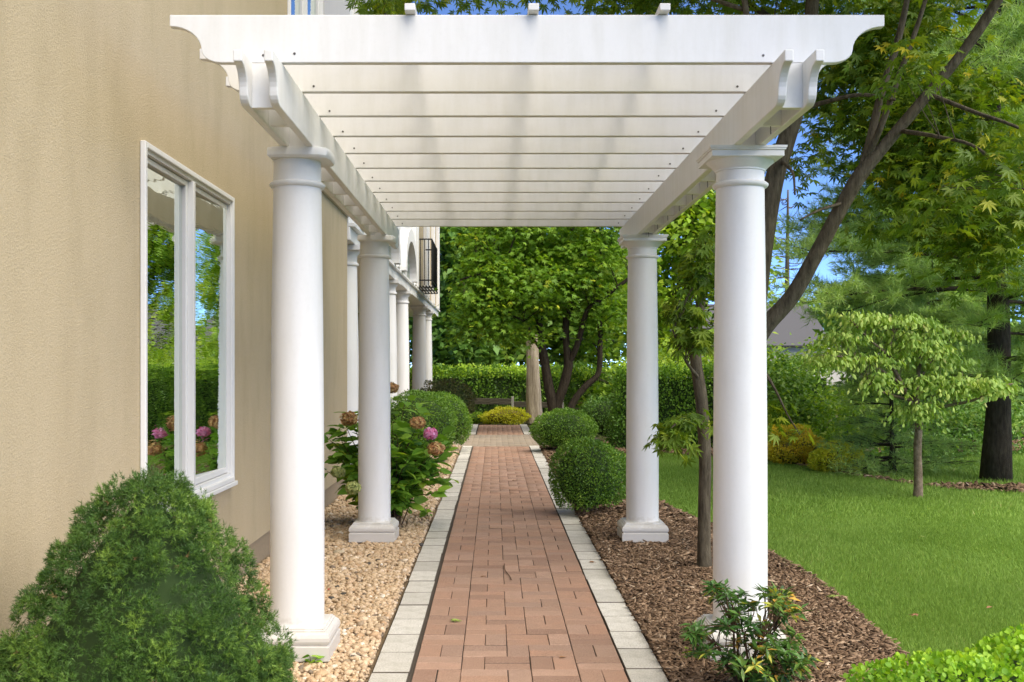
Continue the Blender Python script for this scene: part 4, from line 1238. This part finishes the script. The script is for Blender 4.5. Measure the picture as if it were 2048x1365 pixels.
pine('pine_tree', 'young pine growing behind the dogwood at the lawn edge', (5.25, 14.3, -.03), 2.2, 11, .75, .12, 102, tufts=8, needle=.11, wide=.0055, trunk_r=.04, per=10)
pine('pine_tree', 'soft blue green pine behind the lawn, left of the tall pine', (8.0, 19.8, -.03), 5.6, 20, 1.6, .6, 103, tufts=9, needle=.18, wide=.011, trunk_r=.12, taper=.75, per=10)

# ---- broadleaf background trees and bushes
def bush(name, label, cat, base, ells, per, cr, leaf, mat, seed, trunk=None, kind='oval', down=.3, flat=.6, group=None):
    g = np.random.default_rng(seed)
    mb = None
    limbs = []
    if trunk is not None:
        mb = MB()
        for tr in trunk: limbs.append(limb(mb, tr, 7, 4))
    pos, d, nn, rv, cs = clumps(g, ells, per, cr, flat, down, .6, .55, .45)
    if limbs: twigs(mb, g, cs, limbs, .02, .35, 3.0)
    return tree(name, label, cat, tuple(base), mb, M['bark_d'], [leaf_mesh('crown', pos, d, nn, leaf*g.uniform(.65, 1.3, len(pos)), kind, rv, M[mat])], group)
bush('broadleaf_tree', 'dark tree rising behind the far end of the house porch', 'tree', P(895, 800, 36)*[1,1,0],
     [E(905, 540, 36, 45, 110, 2.0, 90), E(915, 400, 36, 70, 90, 2.2, 70), E(930, 670, 36, 60, 60, 2, 60), E(890, 690, 36, 35, 60, 2, 40), E(850, 640, 38, 40, 130, 2, 50)], 22, .75, .34, 'darkleaf', 111, [[(895, 860, 36, 9), (897, 700, 36, 7), (905, 500, 36, 5), (910, 350, 36, 3)]])
bush('broadleaf_tree', 'broad dark tree behind the hedge, left of the pale dead trunk', 'tree', P(985, 800, 39)*[1,1,0],
     [E(985, 640, 39, 80, 90, 2.5, 130), E(1000, 480, 39, 90, 100, 2.5, 90)], 22, .8, .36, 'darkleaf', 112, [[(985, 850, 39, 8), (990, 700, 39, 7), (1000, 480, 39, 4)]])
bush('broadleaf_tree', 'mid green tree filling the gap behind the central maple', 'tree', P(1150, 800, 38)*[1,1,0],
     [E(1130, 650, 38, 90, 90, 2.5, 120), E(1200, 600, 37, 80, 110, 2.2, 110), E(1120, 500, 38, 80, 70, 2.2, 50)], 22, .8, .34, 'midleaf', 113, [[(1150, 850, 38, 8), (1155, 700, 38, 6), (1150, 560, 38, 4)]])
bush('broadleaf_tree', 'sunlit yellow green tree between the two right columns', 'tree', P(1350, 800, 27)*[1,1,0],
     [E(1370, 470, 27, 75, 80, 1.6, 120), E(1330, 590, 27, 60, 60, 1.4, 70), E(1300, 660, 27, 40, 50, 1.2, 40), E(1410, 400, 27, 60, 60, 1.4, 60), E(1270, 520, 27, 40, 60, 1.2, 30), E(1475, 500, 27, 42, 150, 1.2, 150), E(1475, 690, 26, 40, 50, 1.2, 30)], 22, .45, .19, 'lime', 114, [[(1340, 850, 27, 7), (1345, 700, 27, 6), (1365, 500, 27, 4), (1380, 420, 27, 2)]])
bush('leafy_bush', 'light green bush above the hedge right of the rear column', 'bush', P(1345, 790, 21)*[1,1,0], [E(1345, 712, 21, 42, 26, .8, 40), E(1410, 720, 21, 36, 24, .8, 28)], 22, .22, .10, 'lime', 115)
bush('leafy_bush', 'dark glossy bush right of the front column behind the golden shrubs', 'bush', P(1575, 900, 16.9)*[1,1,0], [E(1570, 790, 16.9, 55, 70, .7, 80), E(1545, 735, 17.4, 30, 30, .5, 22), E(1615, 840, 16.6, 36, 44, .5, 36)], 22, .24, .085, 'midleaf', 116)
bush('leafy_bush', 'yellow green bush behind the young pine', 'bush', P(1690, 900, 16.0)*[1,1,0], [E(1680, 820, 16, 48, 48, .5, 50), E(1660, 870, 15.6, 30, 30, .4, 20), E(1720, 850, 16, 30, 40, .4, 20)], 18, .22, .075, 'lime', 117)
bush('leafy_bush', 'light green bush below the grey roof', 'bush', P(1570, 760, 22)*[1,1,0], [E(1580, 722, 22, 60, 22, 1, 40), E(1660, 700, 22, 34, 30, .8, 28)], 20, .25, .10, 'lime', 118)
bush('broadleaf_tree', 'bright leafy tree in the top right corner behind the maple limb', 'tree', P(2080, 900, 15)*[1,1,0],
     [E(2030, 170, 15, 75, 90, 1.0, 95), E(2070, 60, 15, 110, 80, 1.0, 50), E(2040, 300, 15, 60, 60, .8, 40)], 20, .38, .14, 'midleaf', 119, [[(2140, 960, 15, 10), (2120, 600, 15, 8), (2090, 300, 15, 6), (2060, 120, 15, 3)]], kind='round')
bush('broadleaf_tree', 'dark dense tree mass behind the tall pine', 'tree', P(1900, 860, 23)*[1,1,0],
     [E(1900, 640, 23, 130, 120, 1.8, 130), E(1760, 640, 24, 90, 80, 1.6, 80), E(2000, 760, 22, 110, 90, 1.5, 110), E(1800, 790, 22.5, 110, 70, 1.4, 90), E(1960, 480, 24, 110, 110, 1.8, 90)], 22, .5, .20, 'darkleaf', 120, [[(1900, 880, 23, 9), (1905, 700, 23, 7), (1910, 560, 23, 4)]])
bush('leafy_bush', 'low dark undergrowth left of the pine trunk', 'bush', P(1880, 930, 15.2)*[1,1,0], [E(1890, 890, 16.8, 80, 26, .5, 60), E(1800, 900, 16.4, 50, 26, .5, 30), E(2010, 895, 17.2, 60, 34, .5, 40), E(1970, 830, 17.4, 110, 45, .6, 70), E(1860, 830, 17.6, 80, 40, .6, 40)], 20, .22, .075, 'darkleaf', 121)
bush('leafy_bush', 'pale feathery bush at the foot of the central maple', 'bush', P(1230, 850, 24)*[1,1,0], [E(1215, 800, 24, 48, 40, .8, 50), E(1170, 830, 23.6, 30, 20, .5, 20)], 20, .25, .11, 'midleaf', 122)
g = np.random.default_rng(130)
# far woods, one mass along the horizon
n = 26000
x = g.uniform(-45, 75, n); hgt = 4.2 + 1.3*np.sin(x*.31) + 1.0*np.sin(x*.83+1) + .6*np.sin(x*2.1)
hgt = np.where(x < 12, hgt+5, hgt)
p = np.stack([x, 78+g.uniform(-3, 3, n), np.abs(hgt)*np.sqrt(g.random(n))], 1)
tag(link(leaf_mesh('far_woods', p, g.normal(size=(n, 3)), g.normal(size=(n, 3))+[0, -.5, .5], .75*g.uniform(.6, 1.3, n), 'oval', g.random(n), M['midleaf']), 'far_woods'), 'distant woodland along the horizon', 'woods', kind='stuff')

# ---- bare dead conifer against the sky
g = np.random.default_rng(140)
mb = MB()
tr = limb(mb, [(1572, 760, 52, 6), (1574, 600, 52, 5), (1575, 480, 52, 3.5), (1576, 380, 52, 1.6)], 6)
for k in range(46):
    z = g.uniform(.25, .97); y = 760 - 375*z
    s = 1 if g.random() < .5 else -1
    ln = (1-z)*70 + 12
    limb(mb, [(1574, y, 52, 1.3), (1574+s*ln*.5, y+g.normal(2, 5), 52+g.normal(0, .4), .9), (1574+s*ln, y+g.normal(-6, 8), 52+g.normal(0, .8), .4)], 4, 2)
tree('dead_tree', 'bare leafless conifer against the blue sky right of the front column', 'tree', tuple(P(1572, 780, 52)*[1,1,0]), mb, M['bark'], [])

# ---- hydrangea
g = np.random.default_rng(150)
HB = np.array([-.93, 9.30, 0])
hyd = tag(empty('hydrangea_bush', tuple(HB)), 'hydrangea with faded flower heads growing around the left rear column', 'bush')
mb = MB()
lp, ld, ls, lr = [], [], [], []
tips = []
for k in range(105):
    a = g.uniform(0, 6.28); rr = .54*math.sqrt(g.random()); hz = g.uniform(.40, 1.13)*(1-.3*(rr/.54)**2)
    tip = HB + np.array([rr*math.cos(a)*1.02, rr*math.sin(a)*.85, hz])
    if abs(tip[0]+.955) < .17 and tip[1] < 8.80: tip[1] = 8.85
    b = HB + np.array([g.normal(0, .07), g.normal(0, .06), -.01])
    mid = b*.55 + tip*.45 + np.array([0, 0, .12])
    s = smooth_path([b, mid, tip], 4)
    mb.tube(s, np.linspace(.0055, .0025, len(s)), 5, cap=False)
    tips.append(tip)
    for q in range(17):
        u = 1 if q < 4 else g.uniform(.3, .95)
        p = s[min(int(u*(len(s)-1)), len(s)-1)]
        aa = g.uniform(0, 6.28)
        dv = np.array([math.cos(aa), math.sin(aa), g.uniform(-.45, .45)])
        lp.append(p + dv*.03); ld.append(dv); ls.append(g.uniform(.085, .15)); lr.append(np.clip(g.normal(.42, .24), 0, 1))
lp, ld = np.array(lp), np.array(ld)
nn = g.normal(0, .4, lp.shape) + [0, 0, 1]
ok = ~((np.abs(lp[:,0]+.955) < .16) & (lp[:,1] < 8.80))
mb.build('stems', M['stem'], hyd, smooth=True)
link(leaf_mesh('leaves', lp[ok], ld[ok], nn[ok], np.array(ls)[ok], 'big', np.array(lr)[ok], M['hydra']), 'leaves', hyd)
def flower(c, r, mat, seed):
    g = np.random.default_rng(seed)
    n = 620
    d = nrm(g.normal(size=(n, 3)))
    p = np.asarray(c) + d*np.array([1.05, 1.0, .82])*r*(.62+.42*g.random(n)+.08*fnoise(d, 6, seed))[:,None]
    tang = np.cross(d, g.normal(size=(n, 3)))
    o = link(leaf_mesh('flower_head', p, tang, d+g.normal(0, .45, (n, 3)), r*.36*g.uniform(.6, 1.25, n), 'round', g.random(n), M[mat]), 'flower_head', hyd)
    return o
flower(P(861, 868, 8.95), .058, 'pink', 1)['label'] = 'pink hydrangea flower head'
for i, (x, y, Y, r, mt) in enumerate(((836, 846, 9.0, .062, 'rust'), (872, 898, 8.95, .066, 'rust'), (784, 776, 9.2, .055, 'rust'), (699, 838, 9.0, .07, 'rust'),
                                      (706, 976, 8.30, .058, 'limepet'), (676, 945, 8.7, .055, 'limepet'))):
    flower(P(x, y, Y), r, mt, 160+i)

# ---- pieris at the foot of the right front column
g = np.random.default_rng(170)
PB = np.array([1.085, 4.62, 0])
pie = tag(empty('pieris_shrub', tuple(PB)), 'open evergreen shrub with whorled leaves in front of the right front column', 'shrub')
mb = MB()
lp, ld, ls, lr = [], [], [], []
targets = []
for (x, y, rx, ry, n) in ((1450, 1180, 34, 22, 11), (1400, 1260, 28, 18, 7), (1540, 1200, 48, 28, 13), (1470, 1250, 60, 40, 18), (1580, 1215, 30, 16, 5), (1560, 1280, 55, 34, 15), (1600, 1330, 34, 30, 11), (1500, 1320, 60, 26, 13), (1420, 1300, 34, 14, 5), (1540, 1350, 45, 18, 8)):
    for k in range(int(n*1.45)):
        q = ball_points(g, 1, 0)[0]
        targets.append(P(x+q[0]*rx, y+q[2]*ry, 4.58+q[1]*.17))
mains = []
for k in range(9):
    a = k*.7+.3
    e_ = PB + np.array([.16*math.cos(a)*g.uniform(.5, 1.2), .10*math.sin(a), g.uniform(.16, .30)])
    s = smooth_path([PB+[g.normal(0, .025), g.normal(0, .02), -.01], (PB+e_)/2+[g.normal(0, .02), 0, .02], e_], 4)
    mb.tube(s, np.linspace(.008, .004, len(s)), 6, cap=False)
    mains.append(s[3:])
mains = np.concatenate(mains)
for tpt in targets:
    dd = np.linalg.norm(mains - tpt + np.array([0, 0, .08]), axis=1)
    b = mains[np.argmin(dd)]
    mid = b*.5 + tpt*.5 + g.normal(0, .015, 3)
    s = smooth_path([b, mid, tpt], 3)
    mb.tube(s, np.linspace(.0030, .0015, len(s)), 5, cap=False)
    axis = nrm(nrm(tpt-b)*.5 + np.array([0, 0, .7]) + g.normal(0, .25, 3))
    u_ = nrm(np.cross(axis, [.3, .9, .1])); w_ = np.cross(axis, u_)
    tint = np.clip(g.normal(.45, .22), 0, 1)
    if g.random() < .12: tint = g.uniform(.88, .97)
    for q in range(11):
        aa = q*2.4 + g.normal(0, .2)
        dv = u_*math.cos(aa) + w_*math.sin(aa) + axis*g.uniform(-.25, .55)
        lp.append(tpt - axis*g.uniform(0, .03)); ld.append(dv); ls.append(g.uniform(.042, .068)); lr.append(np.clip(tint+g.normal(0, .1), 0, 1))
lp, ld = np.array(lp), np.array(ld)
mb.build('stems', M['stem'], pie, smooth=True)
link(leaf_mesh('leaves', lp, ld, g.normal(0, .25, lp.shape)+[0, 0, 1], np.array(ls), 'lance', np.array(lr), M['pieris'], wide=np.array(ls)*1.15), 'leaves', pie)

# small plants in the beds
def sprig(label, base, h, n, leaf, mat, seed, spread=.6):
    g = np.random.default_rng(seed)
    base = np.asarray(base, float)
    t = tag(empty('small_plant', tuple(base)), label, 'plant')
    mb = MB(); lp, ld = [], []
    for k in range(n):
        tip = base + np.array([g.normal(0, spread*h*.5), g.normal(0, spread*h*.5), h*g.uniform(.5, 1.1)])
        mb.tube(smooth_path([base, (base+tip)/2+[0, 0, .2*h], tip], 3), .0016, 4, cap=False)
        for q in range(4):
            a = g.uniform(0, 6.28)
            lp.append(tip-(tip-base)*(.25*(q//2))); ld.append([math.cos(a), math.sin(a), g.uniform(-.3, .3)])
    mb.build('stems', M['stem'], t)
    link(leaf_mesh('leaves', np.array(lp), np.array(ld), g.normal(0, .4, (len(lp), 3))+[0, 0, 1], leaf*g.uniform(.7, 1.2, len(lp)), 'big', g.random(len(lp)), M[mat]), 'leaves', t)
sprig('low leafy sprig growing among the pebbles beside the path border', G(858, 1042), .12, 5, .06, 'hydra', 181)
sprig('small dark leafed plant in the pebbles at the foot of the left front column', G(622, 1338, 0), .06, 4, .05, 'hydra', 182)
sprig('tiny light green seedling in the mulch left of the whorled shrub', G(1380, 1325), .06, 6, .035, 'lime', 183, 1.0)

# ---- pale dead trunk, rail fence
g = np.random.default_rng(190)
mb = MB()
ph_ = np.linspace(0, 2*math.pi, 22, endpoint=False)
zz = np.linspace(-.03, 2.15, 22)
rad = np.interp(zz, [0, .4, 1.4, 2.1], [.205, .18, .165, .15])
vv, ff = [], []
for i, z in enumerate(zz):
    for j, a in enumerate(ph_):
        r_ = rad[i]*(1+.09*math.sin(5*a+z*1.1)+.07*math.sin(9*a-z*.8)+.05*math.sin(2*a+z*3)+.22*max(0, .25-z)*(1+math.sin(3*a))) + (.03*math.sin(a*3+1) if i == len(zz)-1 else 0)
        vv.append((1.0+r_*math.cos(a)-.03*z, 27.0+r_*math.sin(a), z+(.09*math.sin(a*2) if i == len(zz)-1 else 0)))
for i in range(len(zz)-1):
    for j in range(22):
        ff.append((i*22+j, i*22+(j+1) % 22, (i+1)*22+(j+1) % 22, (i+1)*22+j))
ff.append(tuple(range(21*22, 22*22)))
tag(mb.add(vv, ff).build('tree_snag', M['bark_p'], smooth=True), 'pale weathered dead tree trunk standing beside the end of the path', 'dead tree')
fence = tag(empty('rail_fence', (.48, 28.5, 0)), 'low dark timber rail fence across the end of the path', 'fence')
MB().prism([(-1.9, .42), (-1.9, .58), (.44, .54), (.44, .38)], 28.46, 28.54, 1).build('rail', M['rail'], fence, bevel=.008)
MB().prism([(.52, .32), (.52, .47), (1.75, .44), (1.75, .29)], 28.46, 28.54, 1).build('rail', M['rail'], fence, bevel=.008)
for x, hh in ((.48, .60), (-1.95, .62), (1.8, .55)):
    MB().box(x-.035, x+.035, 28.45, 28.55, -.06, hh).build('post', M['post'], fence, bevel=.008)

# ---- neighbouring house and wire
nb = tag(empty('neighbouring_house', (12.2, 44, 0)), 'distant house with a grey shingle roof beyond the trees', 'house')
MB().box(7.5, 17, 42, 48, -.06, 2.2).build('wall', M['siding'], nb)
MB().prism([(41.5, 2.2), (45, 4.0), (48.5, 2.2)], 7.0, 13.1, 0).build('roof', M['roof'], nb)
w = np.stack([np.linspace(2.0, 16, 15), np.full(15, 33.), 2.28 - .02*np.linspace(0, 14, 15) - .15*np.sin(np.linspace(0, math.pi, 15))], 1)
tag(MB().tube(w, .014, 5).build('utility_wire', M['wire']), 'thin dark wire strung below the distant grey roof', 'wire')

# ---- single stones and litter
def stone(label, x, y, r, mat, seed, sq=.6):
    g = np.random.default_rng(seed)
    p = G(x, y, .015)
    import bmesh
    bm = bmesh.new(); bmesh.ops.create_icosphere(bm, subdivisions=2, radius=1)
    co = np.array([v.co[:] for v in bm.verts])
    k = 1+.14*fnoise(co, 2.2, seed)+.05*fnoise(co, 5, seed+1)
    for v, c, kk in zip(bm.verts, co, k): v.co = Vector((c[0]*kk*r, c[1]*kk*r*.75, c[2]*kk*r*sq))
    me = bpy.data.meshes.new('stone'); bm.to_mesh(me); bm.free()
    me.materials.append(M[mat]); me.polygons.foreach_set('use_smooth', [True]*len(me.polygons))
    o = link(me, 'stone', None, loc=tuple(p), rz=g.uniform(0, 3))
    tag(o, label, 'stone', 'single stones in the pebble bed')
stone('large flat tan stone in the pebbles before the left rear column', 677, 1106, .055, 'stone_t', 201, .4)
stone('black stone at the path border, beside the left rear column', 842, 1090, .024, 'stone_d', 202)
stone('dark stone in the pebbles, farther of the pair in the middle', 757, 1122, .026, 'stone_d', 203)
stone('dark stone in the pebbles, nearer of the pair in the middle', 738, 1128, .022, 'stone_d', 204)
stone('black stone touching the left front column', 662, 1199, .030, 'stone_d', 205)
stone('dark grey stone between the red leaf and the path', 688, 1190, .030, 'stone_d', 206)
stone('grey stone near the red leaf', 676, 1176, .027, 'stone_d', 207)

def litter(name, label, cat, x, y, z, size, kind, mat, ang, grp=None):
    tv, tf = LEAF[kind]
    v = tv*size; v[:,2] *= 1.2
    v[:,2] -= v[:,2].min()
    m = MB().add(v, [tuple(q) for q in tf])
    p = G(x, y, z)
    o = m.build(name, M[mat], None, loc=tuple(p), rz=ang)
    sm = o.modifiers.new('thickness', 'SOLIDIFY'); sm.thickness = .0012
    tag(o, label, cat, grp)
litter('fallen_leaf', 'green maple leaf lying on the bricks near the front', 'leaf', 905, 1243, .003, .055, 'maple', 'leaf_green', -1.4)
litter('fallen_leaf', 'small brown leaf on the bricks right of the middle', 'leaf', 1118, 1316, .003, .038, 'oval', 'leaf_brown', -1.2)
litter('fallen_leaf', 'curled brown leaf on the right border stones', 'leaf', 1180, 1125, .008, .042, 'maple5', 'leaf_brown', -1.7)
litter('fallen_leaf', 'red leaf on the pebbles beside the left front column', 'leaf', 655, 1180, .03, .035, 'round', 'leaf_red', -.9)
litter('fallen_leaf', 'brown leaf on the bricks left of the twig', 'leaf', 968, 1154, .003, .03, 'maple5', 'leaf_brown', .6)
litter('fallen_leaf', 'brown leaf on the bricks beside the far right boxwood', 'leaf', 1030, 962, .003, .05, 'maple5', 'leaf_brown', .3)
litter('fallen_leaf', 'yellow green leaf at the lawn edge behind the whorled shrub', 'leaf', 1672, 1196, .03, .07, 'maple', 'leaf_green', .4)
litter('fallen_leaf', 'small brown leaf on the lawn above the lime green shrub', 'leaf', 1836, 1232, .035, .05, 'maple5', 'leaf_brown', 1.1)
litter('fallen_leaf', 'brown leaf on the lawn near the right edge of the photo', 'leaf', 1985, 1215, .035, .05, 'oval', 'leaf_brown', 2.0)
litter('fallen_leaf', 'pale leaf out on the middle of the lawn', 'leaf', 1842, 1075, .035, .05, 'maple5', 'leaf_green', -.8)
tw = [G(1009, 1128, .006), G(1010, 1140, .006), G(1019, 1152, .006), G(1023, 1160, .006)]
tag(MB().tube(smooth_path(tw, 4), .0028, 5).build('twig', M['stem']), 'short brown twig lying on the bricks', 'twig')
